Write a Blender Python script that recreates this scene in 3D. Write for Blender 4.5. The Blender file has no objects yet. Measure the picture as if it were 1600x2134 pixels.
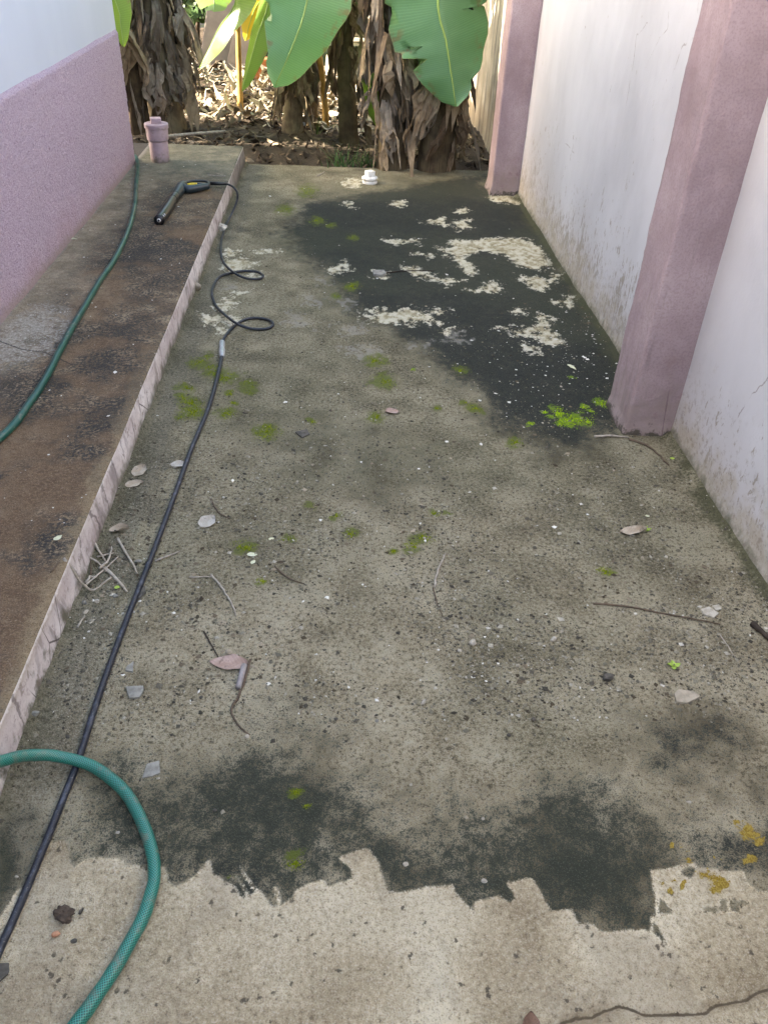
import bpy, bmesh, math, random
import numpy as np
from mathutils import Vector, Matrix

random.seed(7)
rng = np.random.default_rng(7)
scene = bpy.context.scene
C = scene.collection

# ---------------------------------------------------------------- camera
H = 1.5
F = 1668.0                                   # focal length in pixels of a 1600 x 2134 picture
dn = np.array([-110, -2253, -F]); dn /= np.linalg.norm(dn)
fw = np.array([-92, 1237, -F]); fw -= dn * (fw @ dn); fw /= np.linalg.norm(fw)
RZ = -dn; RY = fw; RX = np.cross(RY, RZ)
RM = np.array([RX, RY, RZ])
cam_d = bpy.data.cameras.new('camera'); cam = bpy.data.objects.new('camera', cam_d); C.objects.link(cam)
m4 = Matrix([list(RM[0]) + [0], list(RM[1]) + [0], list(RM[2]) + [H], [0, 0, 0, 1]])
cam.matrix_world = m4
cam_d.sensor_fit = 'VERTICAL'; cam_d.sensor_height = 24; cam_d.lens = 24 * F / 2134
cam_d.clip_start = 0.02; cam_d.clip_end = 500
scene.camera = cam

# ---------------------------------------------------------------- light
SUN_EL = math.radians(31); SX, SY = -0.98, -0.16
n_ = math.hypot(SX, SY); SX /= n_; SY /= n_
sun_dir = Vector((SX * math.cos(SUN_EL), SY * math.cos(SUN_EL), math.sin(SUN_EL)))
world = bpy.data.worlds.new('World'); scene.world = world; world.use_nodes = True
wn = world.node_tree; wn.nodes.clear()
sky = wn.nodes.new('ShaderNodeTexSky'); sky.sky_type = 'NISHITA'; sky.sun_disc = False
sky.sun_elevation = SUN_EL; sky.sun_rotation = math.atan2(SX, SY); sky.air_density = 0.9; sky.dust_density = 4.0; sky.ozone_density = 0.6
bg = wn.nodes.new('ShaderNodeBackground'); bg.inputs['Strength'].default_value = 0.15
wo = wn.nodes.new('ShaderNodeOutputWorld')
wn.links.new(sky.outputs[0], bg.inputs[0]); wn.links.new(bg.outputs[0], wo.inputs[0])
sl = bpy.data.lights.new('sun', 'SUN'); sl.energy = 4.0; sl.angle = math.radians(0.6); sl.color = (1, 0.96, 0.91)
so = bpy.data.objects.new('sun', sl); C.objects.link(so)
so.rotation_euler = sun_dir.to_track_quat('Z', 'Y').to_euler(); so.location = (-6, -2, 8)
vs = scene.view_settings
vs.view_transform = 'Standard'; vs.look = 'None'; vs.gamma = 1; vs.use_curve_mapping = False
vs.exposure = 2.98
vs.use_white_balance = True; vs.white_balance_temperature = 7150; vs.white_balance_tint = 10
scene.cycles.use_denoising = True; scene.cycles.denoiser = 'OPENIMAGEDENOISE'; scene.cycles.denoising_input_passes = 'RGB_ALBEDO_NORMAL'; scene.cycles.denoising_prefilter = 'ACCURATE'; scene.cycles.max_bounces = 6; scene.cycles.diffuse_bounces = 3; scene.cycles.glossy_bounces = 2; scene.cycles.transmission_bounces = 4

# ---------------------------------------------------------------- geometry of the picture: pixel -> point in the place
def ray(px, py): return RM @ np.array([px - 800, 1067 - py, -F])
def P(px, py, z=0.0):
    d = ray(px, py); return np.array([0, 0, H]) + d * ((z - H) / d[2])
def PY(px, py, Y):
    d = ray(px, py); return np.array([0, 0, H]) + d * (Y / d[1])
def PX(px, py, X):
    d = ray(px, py); return np.array([0, 0, H]) + d * (X / d[0])

# ---------------------------------------------------------------- noise
_tab = rng.random((256, 256))
def vnoise(x, y, s=0):
    x = np.asarray(x, float) + s * 17.31; y = np.asarray(y, float) + s * 7.77
    xi = np.floor(x).astype(int); yi = np.floor(y).astype(int); fx = x - xi; fy = y - yi
    fx = fx * fx * (3 - 2 * fx); fy = fy * fy * (3 - 2 * fy)
    a = _tab[xi % 256, yi % 256]; b = _tab[(xi + 1) % 256, yi % 256]; c = _tab[xi % 256, (yi + 1) % 256]; d = _tab[(xi + 1) % 256, (yi + 1) % 256]
    return (a * (1 - fx) + b * fx) * (1 - fy) + (c * (1 - fx) + d * fx) * fy
def fbm(x, y, oct=4, s=0):
    v = 0; a = .5; t = 0
    for o in range(oct):
        v = v + a * vnoise(np.asarray(x) * 2 ** o, np.asarray(y) * 2 ** o, s + o * 3); t += a; a *= .5
    return v / t
def sdf_poly(pts, X, Y):                      # + inside
    pts = np.array(pts)[:, :2]; n = len(pts)
    d = np.full(X.shape, 1e9); ins = np.zeros(X.shape, bool)
    for i in range(n):
        a = pts[i]; b = pts[(i + 1) % n]; e = b - a
        wx = X - a[0]; wy = Y - a[1]
        t = np.clip((wx * e[0] + wy * e[1]) / (e @ e + 1e-12), 0, 1)
        d = np.minimum(d, (wx - e[0] * t) ** 2 + (wy - e[1] * t) ** 2)
        c = ((a[1] > Y) != (b[1] > Y)) & (X < (b[0] - a[0]) * (Y - a[1]) / (b[1] - a[1] + 1e-12) + a[0])
        ins ^= c
    return np.where(ins, 1, -1) * np.sqrt(d)
def sdf_line(pts, X, Y):                      # signed by side
    pts = np.array(pts)[:, :2]; d = np.full(X.shape, 1e9); s = np.ones(X.shape)
    for a, b in zip(pts[:-1], pts[1:]):
        e = b - a; wx = X - a[0]; wy = Y - a[1]
        t = np.clip((wx * e[0] + wy * e[1]) / (e @ e + 1e-12), 0, 1)
        q = np.hypot(wx - e[0] * t, wy - e[1] * t); sg = np.sign(e[0] * wy - e[1] * wx)
        m = q < d; d = np.where(m, q, d); s = np.where(m, sg, s)
    return d * s
def smooth(a, b, x):
    t = np.clip((x - a) / (b - a), 0, 1); return t * t * (3 - 2 * t)

# ---------------------------------------------------------------- node helpers
class NT:
    def __init__(self, name):
        self.m = bpy.data.materials.new(name); self.m.use_nodes = True
        self.t = self.m.node_tree; self.t.nodes.clear()
        self.out = self.t.nodes.new('ShaderNodeOutputMaterial')
        self.b = self.t.nodes.new('ShaderNodeBsdfPrincipled')
        self.t.links.new(self.b.outputs[0], self.out.inputs[0])
        self.tc = self.t.nodes.new('ShaderNodeTexCoord')
    def put(self, sock, v):
        if hasattr(v, 'is_linked') or isinstance(v, bpy.types.NodeSocket): self.t.links.new(v, sock)
        elif isinstance(v, (tuple, list)) and len(v) == 3 and sock.type == 'RGBA': sock.default_value = (*v, 1)
        else: sock.default_value = v
    def obj(self): return self.tc.outputs['Object']
    def uv(self): return self.tc.outputs['UV']
    def attr(self, name, out='Fac'):
        a = self.t.nodes.new('ShaderNodeAttribute'); a.attribute_name = name; return a.outputs[out]
    def rnd(self): return self.t.nodes.new('ShaderNodeObjectInfo').outputs['Random']
    def map(self, scale=(1, 1, 1), vec=None, rot=(0, 0, 0), loc=(0, 0, 0)):
        n = self.t.nodes.new('ShaderNodeMapping'); n.inputs['Scale'].default_value = scale
        n.inputs['Rotation'].default_value = rot; n.inputs['Location'].default_value = loc
        self.put(n.inputs[0], vec or self.obj()); return n.outputs[0]
    def noise(self, scale, detail=4, rough=.55, vec=None, dist=0):
        n = self.t.nodes.new('ShaderNodeTexNoise'); n.inputs['Scale'].default_value = scale
        n.inputs['Detail'].default_value = detail; n.inputs['Roughness'].default_value = rough; n.inputs['Distortion'].default_value = dist
        self.put(n.inputs['Vector'], vec or self.obj()); return n.outputs[0]
    def voro(self, scale, vec=None, feature='F1', out=0, rand=1):
        n = self.t.nodes.new('ShaderNodeTexVoronoi'); n.feature = feature; n.inputs['Scale'].default_value = scale; n.inputs['Randomness'].default_value = rand
        self.put(n.inputs['Vector'], vec or self.obj()); return n.outputs[out]
    def ma(self, op, a, b=0.0, clamp=False):
        n = self.t.nodes.new('ShaderNodeMath'); n.operation = op; n.use_clamp = clamp
        self.put(n.inputs[0], a); self.put(n.inputs[1], b); return n.outputs[0]
    def mul(self, a, b): return self.ma('MULTIPLY', a, b)
    def add(self, a, b): return self.ma('ADD', a, b)
    def sub(self, a, b): return self.ma('SUBTRACT', a, b)
    def step(self, a, b, x, lo=0.0, hi=1.0):
        n = self.t.nodes.new('ShaderNodeMapRange'); n.interpolation_type = 'SMOOTHSTEP'
        self.put(n.inputs['Value'], x); self.put(n.inputs['From Min'], a); self.put(n.inputs['From Max'], b)
        n.inputs['To Min'].default_value = lo; n.inputs['To Max'].default_value = hi; return n.outputs[0]
    def mix(self, fac, a, b, mode='MIX'):
        n = self.t.nodes.new('ShaderNodeMix'); n.data_type = 'RGBA'; n.blend_type = mode
        self.put(n.inputs[0], fac); self.put(n.inputs[6], a); self.put(n.inputs[7], b); return n.outputs[2]
    def ramp(self, fac, stops):
        n = self.t.nodes.new('ShaderNodeValToRGB'); e = n.color_ramp.elements
        while len(e) < len(stops): e.new(.5)
        for el, (p, c) in zip(e, stops): el.position = p; el.color = (*c, 1)
        self.put(n.inputs[0], fac); return n.outputs[0]
    def xyz(self, vec=None):
        n = self.t.nodes.new('ShaderNodeSeparateXYZ'); self.put(n.inputs[0], vec or self.obj()); return n.outputs
    def bump(self, h, strength=.5, dist=.01, base=None):
        n = self.t.nodes.new('ShaderNodeBump'); n.inputs['Strength'].default_value = strength; n.inputs['Distance'].default_value = dist
        self.put(n.inputs['Height'], h)
        if base is not None: self.t.links.new(base, n.inputs['Normal'])
        return n.outputs[0]
    def done(self, color, rough=.8, normal=None, spec=.4, **kw):
        self.put(self.b.inputs['Base Color'], color); self.put(self.b.inputs['Roughness'], rough)
        self.b.inputs['Specular IOR Level'].default_value = spec
        if normal is not None: self.t.links.new(normal, self.b.inputs['Normal'])
        for k, v in kw.items(): self.put(self.b.inputs[k], v)
        return self.m
def s2l(r, g, b): return tuple((v / 255 / 12.92 if v <= 10 else ((v / 255 + .055) / 1.055) ** 2.4) for v in (r, g, b))

# ---------------------------------------------------------------- object helpers
def mesh(name, V, Fc, smooth_=True, uv=None, attrs=None):
    me = bpy.data.meshes.new(name); me.from_pydata([tuple(map(float, v)) for v in V], [], Fc)
    if smooth_: me.polygons.foreach_set('use_smooth', [True] * len(me.polygons))
    if uv is not None:
        l = me.uv_layers.new(name='UVMap'); li = np.empty(len(me.loops), int); me.loops.foreach_get('vertex_index', li)
        l.data.foreach_set('uv', np.asarray(uv, float)[li].ravel())
    for k, v in (attrs or {}).items():
        a = me.attributes.new(k, 'FLOAT', 'POINT'); a.data.foreach_set('value', np.asarray(v, np.float32).ravel())
    me.update(); return me
def link(name, me, mat=None, parent=None, loc=None):
    o = bpy.data.objects.new(name, me); C.objects.link(o)
    if mat is not None and me is not None and not me.materials: me.materials.append(mat)
    if parent is not None: o.parent = parent
    if loc is not None: o.location = tuple(map(float, loc))
    return o
def tag(o, label=None, cat=None, group=None, kind=None):
    if label: o['label'] = label
    if cat: o['category'] = cat
    if group: o['group'] = group
    if kind: o['kind'] = kind
    return o
def empty(name, loc, label, cat, group=None):
    o = link(name, None, loc=loc); o.empty_display_size = .05; return tag(o, label, cat, group)
def gridmesh(name, U, W, fn, attrs=None, uv=None, flip=False, smooth_=True):
    nu, nw = len(U), len(W); A, B = np.meshgrid(U, W, indexing='ij')
    V = np.stack(fn(A, B), -1).reshape(-1, 3)
    i = np.arange(nu * nw).reshape(nu, nw)
    q = np.stack([i[:-1, :-1], i[1:, :-1], i[1:, 1:], i[:-1, 1:]], -1).reshape(-1, 4)
    if flip: q = q[:, ::-1]
    return mesh(name, V, q.tolist(), smooth_, uv, attrs)
def box_vf(x0, x1, y0, y1, z0, z1):
    V = [(x, y, z) for z in (z0, z1) for y in (y0, y1) for x in (x0, x1)]
    Fc = [(0, 2, 3, 1), (4, 5, 7, 6), (0, 1, 5, 4), (2, 6, 7, 3), (0, 4, 6, 2), (1, 3, 7, 5)]
    return V, Fc
def catmull(pts, n=8):
    p = np.array(pts, float); p = np.vstack([2 * p[0] - p[1], p, 2 * p[-1] - p[-2]]); out = []
    for i in range(1, len(p) - 2):
        for k in range(n):
            t = k / n; a, b, c, d = p[i - 1], p[i], p[i + 1], p[i + 2]
            out.append(.5 * ((2 * b) + (-a + c) * t + (2 * a - 5 * b + 4 * c - d) * t * t + (-a + 3 * b - 3 * c + d) * t ** 3))
    out.append(p[-2]); return np.array(out)
def tube(pts, rad, seg=10, cap=True, flat=1.0, ripple=None):
    p = np.array(pts, float); n = len(p); rad = np.broadcast_to(np.asarray(rad, float), (n,))
    T = np.gradient(p, axis=0); T /= np.linalg.norm(T, axis=1)[:, None] + 1e-12
    up = np.array([0, 0, 1.]) if abs(T[0][2]) < .9 else np.array([0, 1., 0])
    N = np.cross(T[0], up); N /= np.linalg.norm(N); V = []; UV = []; L = 0
    for i in range(n):
        if i: L += np.linalg.norm(p[i] - p[i - 1])
        N = N - T[i] * (N @ T[i]); N /= np.linalg.norm(N); B = np.cross(T[i], N)
        for k in range(seg):
            a = 2 * math.pi * k / seg; r = rad[i] * (ripple[i][k] if ripple is not None else 1)
            V.append(p[i] + N * math.cos(a) * r + B * math.sin(a) * r * flat); UV.append((k / seg, L))
    Fc = [(i * seg + k, i * seg + (k + 1) % seg, (i + 1) * seg + (k + 1) % seg, (i + 1) * seg + k) for i in range(n - 1) for k in range(seg)]
    if cap: Fc += [tuple(range(seg))[::-1], tuple((n - 1) * seg + k for k in range(seg))]
    return V, Fc, UV
def join(*parts):
    V = []; Fc = []
    for v, f in parts:
        o = len(V); V += list(v); Fc += [tuple(i + o for i in q) for q in f]
    return V, Fc
def lathe(prof, seg=24, c=(0, 0, 0)):
    V = []; n = len(prof)
    for r, z in prof:
        for k in range(seg):
            a = 2 * math.pi * k / seg; V.append((c[0] + r * math.cos(a), c[1] + r * math.sin(a), c[2] + z))
    Fc = [(i * seg + k, i * seg + (k + 1) % seg, (i + 1) * seg + (k + 1) % seg, (i + 1) * seg + k) for i in range(n - 1) for k in range(seg)]
    Fc += [tuple(range(seg))[::-1], tuple((n - 1) * seg + k for k in range(seg))]
    return V, Fc
def bevel(o, w=.003, seg=2):
    b = o.modifiers.new('bevel', 'BEVEL'); b.width = w; b.segments = seg; b.limit_method = 'ANGLE'; return o

KX = -0.695       # kerb face
KH = 0.13         # walkway height
WX = 1.235        # boundary wall face
HX = -1.365       # house wall face
HY = 5.77         # house corner
SFAR = 6.36       # far edge of the yard slab
WEND = 6.32       # far end of the walkway

# ================================================================ YARD SLAB
CLEAN = [(-400, 2600), (-400, 2060), (-60, 2010), (0, 1924), (30, 1875), (75, 1815), (96, 1761), (131, 1747), (142, 1755), (148, 1796), (154, 1806), (180, 1789), (210, 1787), (259, 1792), (262, 1807), (291, 1804), (300, 1815), (330, 1806), (345, 1806), (352, 1834), (364, 1849), (409, 1824), (431, 1796), (439, 1791), (446, 1822), (459, 1826), (491, 1849), (502, 1869), (519, 1867), (541, 1852), (556, 1869), (567, 1890), (586, 1886), (612, 1869), (616, 1854), (650, 1839), (676, 1834), (684, 1849), (736, 1830), (732, 1811), (706, 1787), (762, 1768), (770, 1772), (792, 1800), (800, 1837), (811, 1858), (834, 1860), (886, 1849), (912, 1849), (942, 1843), (954, 1867), (982, 1894), (987, 1905), (988, 1881), (1040, 1867), (1059, 1882), (1074, 1875), (1055, 1841), (1105, 1830), (1112, 1834), (1128, 1864), (1148, 1898), (1191, 1896), (1204, 1924), (1232, 1926), (1255, 1944), (1319, 1937), (1338, 1935), (1356, 1944), (1356, 1910), (1366, 1908), (1364, 1870), (1354, 1815), (1446, 1798), (1454, 1806), (1530, 1815), (1549, 1813), (1555, 1838), (1578, 1858), (1620, 1860), (1800, 1840), (2100, 1900), (2100, 2600)]
z4 = lambda L: [(1000 + x * .375, 1500 + y * .375) for x, y in L]
z3 = lambda L: [(500 + x * .375, 1500 + y * .375) for x, y in L]
INCL = [z4(l) for l in ([(990, 990), (1030, 1010), (1060, 1050), (1085, 1085), (990, 1080)], [(1230, 1045), (1320, 1035), (1330, 1080), (1240, 1070)], [(1330, 1000), (1370, 990), (1380, 1070), (1330, 1070)], [(1390, 980), (1430, 1000), (1495, 1000), (1490, 1025), (1440, 1035), (1440, 1070), (1390, 1065)], [(955, 1110), (985, 1140), (1055, 1265), (1030, 1245), (960, 1180)], [(1110, 840), (1160, 810), (1210, 830), (1170, 880), (1130, 870)], [(1030, 1430), (1060, 1470), (1085, 1500), (1050, 1490)])]
STREAK = [z3(l) for l in ([(0, 815), (45, 870), (100, 950), (85, 950), (30, 880)], [(-20, 860), (10, 905), (50, 975), (35, 975)], [(190, 925), (210, 935), (235, 1020), (215, 1020)])]
z5 = lambda L: [(600 + x * .4375, 340 + y * .4375) for x, y in L]
zq = lambda L: [(280 + x * .2625, 320 + y * .2625) for x, y in L]
WHITE = [z5(l) for l in ([(735, 405), (800, 375), (960, 355), (1120, 365), (1200, 400), (1250, 490), (1210, 510), (1150, 500), (1050, 450), (1000, 430), (900, 415), (840, 440), (855, 480), (910, 520), (870, 530), (830, 500), (780, 460)], [(1110, 535), (1200, 540), (1265, 575), (1190, 610), (1140, 580)], [(525, 500), (600, 490), (650, 530), (720, 545), (830, 560), (770, 578), (680, 555), (600, 530)], [(860, 596), (915, 606), (900, 620)], [(925, 600), (990, 570), (1030, 605), (960, 618)], [(345, 740), (440, 695), (540, 700), (620, 705), (680, 745), (620, 770), (480, 760)], [(670, 708), (745, 700), (720, 718)], [(680, 738), (730, 742), (720, 766), (690, 760)], [(1000, 780), (1100, 792), (1180, 768), (1210, 730), (1260, 745), (1230, 790), (1300, 855), (1220, 852), (1180, 815), (1090, 818)], [(1120, 875), (1190, 878), (1200, 908), (1150, 908)], [(1270, 650), (1330, 635), (1340, 682), (1290, 668)], [(1070, 698), (1120, 700), (1118, 718), (1080, 714)], [(180, 500), (280, 475), (280, 502), (230, 522)], [(410, 512), (470, 518), (460, 545), (410, 538)], [(465, 364), (630, 360), (630, 378), (480, 381)], [(670, 282), (750, 260), (755, 298)], [(780, 290), (850, 262), (862, 312), (800, 316)], [(795, 232), (840, 212), (842, 238)], [(260, 202), (310, 186), (312, 215)], [(255, 98), (350, 70), (350, 108), (270, 110)], [(950, 165), (1092, 146), (1088, 192), (980, 184)], [(730, 800), (790, 795), (780, 820), (740, 815)], [(470, 195), (550, 180), (545, 205), (480, 205)], [(620, 430), (680, 435), (680, 452)], [(1250, 520), (1285, 530), (1280, 560), (1255, 550)], [(1160, 370), (1225, 440), (1210, 450), (1150, 400)])]
WHITE += [zq(l) for l in ([(730, 765), (845, 775), (835, 815), (750, 815)], [(720, 850), (840, 835), (940, 870), (900, 925), (700, 922)], [(970, 780), (1140, 750), (1142, 782), (1000, 794)], [(578, 1285), (700, 1285), (700, 1340), (600, 1335)], [(640, 1365), (765, 1355), (740, 1405), (650, 1405)], [(680, 1175), (765, 1165), (745, 1245), (700, 1265)], [(785, 1085), (885, 1095), (810, 1135)], [(930, 960), (1000, 955), (990, 985), (940, 985)], [(740, 1310), (800, 1300), (800, 1340), (750, 1345)])]
GREYW = [z5(l) for l in ([(0, 715), (110, 760), (80, 785), (0, 770)], [(225, 765), (330, 755), (385, 812), (260, 815)], [(580, 865), (650, 860), (640, 900), (590, 900)], [(200, 640), (300, 660), (300, 690), (230, 680)], [(70, 640), (130, 635), (130, 670), (80, 665)], [(260, 880), (420, 860), (480, 890), (300, 920)], [(730, 790), (830, 800), (860, 860), (760, 850)], [(100, 540), (200, 550), (180, 575)])] + [zq(l) for l in ([(1230, 1290), (1300, 1320), (1390, 1370), (1260, 1350)], [(1340, 1150), (1440, 1140), (1440, 1200), (1360, 1200)], [(1380, 1000), (1450, 990), (1450, 1030)], [(680, 1040), (820, 1040), (800, 1070), (700, 1080)])]
DARK = [[(590, 480), (640, 425), (760, 408), (900, 378), (1010, 365), (1020, 410), (1090, 420), (1310, 745), (1290, 880), (1180, 925), (1060, 890), (960, 790), (820, 690), (720, 640), (660, 540)],
        [(620, 455), (690, 445), (740, 480), (650, 500)],
        [(150, 1760), (200, 1650), (330, 1590), (450, 1610), (600, 1585), (740, 1610), (760, 1750), (700, 1880), (560, 1920), (430, 1880), (330, 1850), (200, 1800)],
        [(400, 1620), (560, 1600), (700, 1640), (740, 1740), (640, 1830), (480, 1800)],
        [(760, 1800), (900, 1690), (1020, 1700), (1130, 1630), (1260, 1600), (1330, 1690), (1420, 1760), (1390, 2000), (1200, 1990), (1000, 1930), (800, 1880)],
        [(1030, 1790), (1180, 1760), (1330, 1790), (1370, 1960), (1200, 1960)],
        [(1360, 1530), (1460, 1485), (1560, 1540), (1480, 1600), (1380, 1590)],
        [(950, 1700), (1040, 1710), (1100, 1870), (980, 1900), (930, 1800)], [(1420, 1700), (1620, 1680), (1640, 1860), (1440, 1860)],
        [(640, 1700), (800, 1690), (960, 1740), (960, 1900), (800, 1900), (680, 1880)], [(330, 1700), (460, 1640), (480, 1860), (340, 1850)],
        [(0, 1830), (60, 1700), (110, 1690), (90, 1760), (40, 1880), (-40, 2000), (-80, 1980)],
        [(540, 900), (640, 880), (820, 930), (880, 990), (780, 1000), (620, 960)], [(800, 980), (900, 990), (860, 1060), (760, 1010)], [(430, 1600), (540, 1480), (720, 1500), (690, 1600)]]
DW = [(.16, 1.0), (.12, .6), (.13, .72), (.12, .95), (.13, .80), (.10, 1.0), (.10, .60), (.10, .74), (.10, .66), (.09, .66), (.08, .5), (.05, .7), (.3, .26), (.2, .25), (.1, .35)]
MOSS = [(416, 757, 20), (440, 765, 14), (457, 776, 24), (472, 787, 24), (390, 810, 18), (397, 840, 22), (405, 859, 24), (375, 870, 10), (469, 862, 20), (517, 802, 18), (521, 814, 14), (555, 900, 26), (430, 745, 12), (480, 820, 12), (380, 830, 10), (487, 840, 8),
        (800, 795, 26), (785, 870, 18), (780, 752, 22), (560, 890, 15), (600, 1128, 14), (510, 1140, 22), (700, 1078, 12), (650, 1058, 10), (730, 1115, 12), (905, 1070, 12), (640, 397, 20), (595, 437, 18), (690, 470, 10), (735, 495, 10), (660, 460, 16), (545, 1212, 10), (650, 880, 10), (960, 770, 16), (990, 850, 14), (910, 850, 10), (970, 840, 8), (735, 597, 16), (700, 615, 10), (880, 1120, 20), (860, 1140, 18), (1260, 1190, 14), (490, 1830, 10), (617, 1650, 16), (615, 1800, 22), (640, 1680, 10), (1075, 920, 16), (820, 1150, 10), (930, 1070, 8)]
MOSSB = [(1164, 865, 16), (1182, 878, 20), (1208, 874, 20), (1160, 852, 10), (1252, 843, 14), (1105, 882, 8), (1190, 790, 8), (1230, 860, 8), (1145, 872, 8), (1215, 850, 8), (1135, 860, 6), (860, 770, 6), (1165, 885, 8), (1225, 882, 8)]
MOSSY = [(1482, 1828, 26), (1465, 1822, 20), (1505, 1830, 18), (1520, 1835, 10), (1560, 1722, 22), (1540, 1715, 12), (1585, 1735, 12), (1568, 1782, 18), (1390, 1748, 7), (1417, 1758, 9), (1424, 1770, 6), (1428, 1790, 10), (1405, 1835, 10), (1380, 1840, 8), (1500, 1790, 7)]

ys = [0.30]
while ys[-1] < SFAR: ys.append(ys[-1] + (.0045 + .0028 * max(0, ys[-1] - .8)))
ys[-1] = SFAR
xs = np.linspace(KX - .01, WX + .01, 380)
def slab_z(x, y):
    x = np.asarray(x, float); y = np.asarray(y, float)
    z = (fbm(x * 3, y * 3, 4, 1) - .5) * .012 + (fbm(x * 38, y * 38, 3, 2) - .5) * .0022
    e = x - KX + (fbm(x * 9, y * 9, 3, 4) - .5) * .03
    z = z + .010 * smooth(.115, .095, e) * smooth(6.2, 5.4, y) + .022 * smooth(.028, .0, e)
    w = WX - x + (fbm(x * 12, y * 12, 3, 5) - .5) * .02
    z = z + .016 * smooth(.035, 0, w)
    return z
XX, YY = np.meshgrid(xs, np.array(ys), indexing='ij')
toG = lambda L: [P(x, y)[:2] for x, y in L]
wx_ = XX + (fbm(XX * 60, YY * 60, 3, 11) - .5) * .005; wy_ = YY + (fbm(XX * 60, YY * 60, 3, 12) - .5) * .005
a_clean = sdf_poly(toG(CLEAN), wx_, wy_)
near = YY < 1.2
for pl in INCL: a_clean[near] = np.minimum(a_clean[near], -sdf_poly(toG(pl), wx_[near], wy_[near]))
for pl in STREAK: a_clean[near] = np.maximum(a_clean[near], sdf_poly(toG(pl), wx_[near], wy_[near]))
wx2 = XX + (fbm(XX * 14, YY * 14, 5, 13) - .5) * .10; wy2 = YY + (fbm(XX * 14, YY * 14, 5, 14) - .5) * .14
a_white = np.full(XX.shape, -1.0)
for pl in WHITE: a_white = np.maximum(a_white, sdf_poly(toG(pl), wx2, wy2))
a_grey = np.full(XX.shape, -1.0)
for pl in GREYW: a_grey = np.maximum(a_grey, sdf_poly(toG(pl), wx2, wy2))
wx3 = XX + (fbm(XX * 6, YY * 6, 5, 15) - .5) * .22; wy3 = YY + (fbm(XX * 6, YY * 6, 5, 16) - .5) * .22
a_dark = np.zeros(XX.shape)
for pl, (w, k) in zip(DARK, DW):
    a_dark = np.maximum(a_dark, k * smooth(-w, w * .8, sdf_poly(toG(pl), wx3, wy3)))
a_moss = np.zeros(XX.shape); a_mossb = np.zeros(XX.shape); a_mossy = np.zeros(XX.shape)
def blob(arr, L):
    for x, y, r in L:
        c = P(x, y); rx = np.linalg.norm(P(x + r, y) - c); ry = np.linalg.norm(P(x, y - r * .55) - c)
        q = np.hypot((wx2 * .6 + XX * .4 - c[0]) / rx, (wy2 * .6 + YY * .4 - c[1]) / ry)
        arr[:] = np.maximum(arr, smooth(2.1, .2, q))
blob(a_moss, MOSS); blob(a_mossb, MOSSB); blob(a_mossy, MOSSY)
CRACK = z4([(420, 1700), (450, 1690), (520, 1660), (620, 1650), (700, 1610), (770, 1590), (830, 1600), (910, 1640), (1000, 1640), (1250, 1630), (1300, 1590), (1370, 1575), (1480, 1560), (1530, 1520), (1600, 1495), (1750, 1450)])
a_crack = np.where(near, np.clip(sdf_line(toG(CRACK), wx_ * .6 + XX * .4, wy_ * .6 + YY * .4), -.3, .3), .3)
a_edge = np.minimum(XX - KX, WX - XX)
a_kerb = XX - KX
ZZ = slab_z(XX, YY)
ZZ -= .004 * np.exp(-(a_crack / .005) ** 2)
ZZ += .0016 * smooth(.004, -.004, a_clean) * near
def spread(v): return np.clip(.5 + (v - .5) * 1.25, 0, 1)
NA = dict(n_lo=spread(fbm(XX * 1.7, YY * 1.7, 5, 91)), n_mid=spread(fbm(XX * 10, YY * 10, 5, 92)), n_hi=spread(fbm(XX * 45, YY * 45, 3, 93)),
          n_cl=np.clip(spread((.5 + (fbm(XX * 5.5, YY * 5.5, 6, 197) - .5) * .75)) - .03 * smooth(.05, -.45, XX) + .05 * smooth(.1, .5, XX), 0, 1), n_str=spread(fbm(XX * 9 + YY * 3, YY * 5 - XX * 2, 6, 95)),
          dirt=np.clip(smooth(2.5, .9, YY + (fbm(XX * 2.6, YY * 2.6, 5, 96) - .5) * 1.9), 0, 1))

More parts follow.
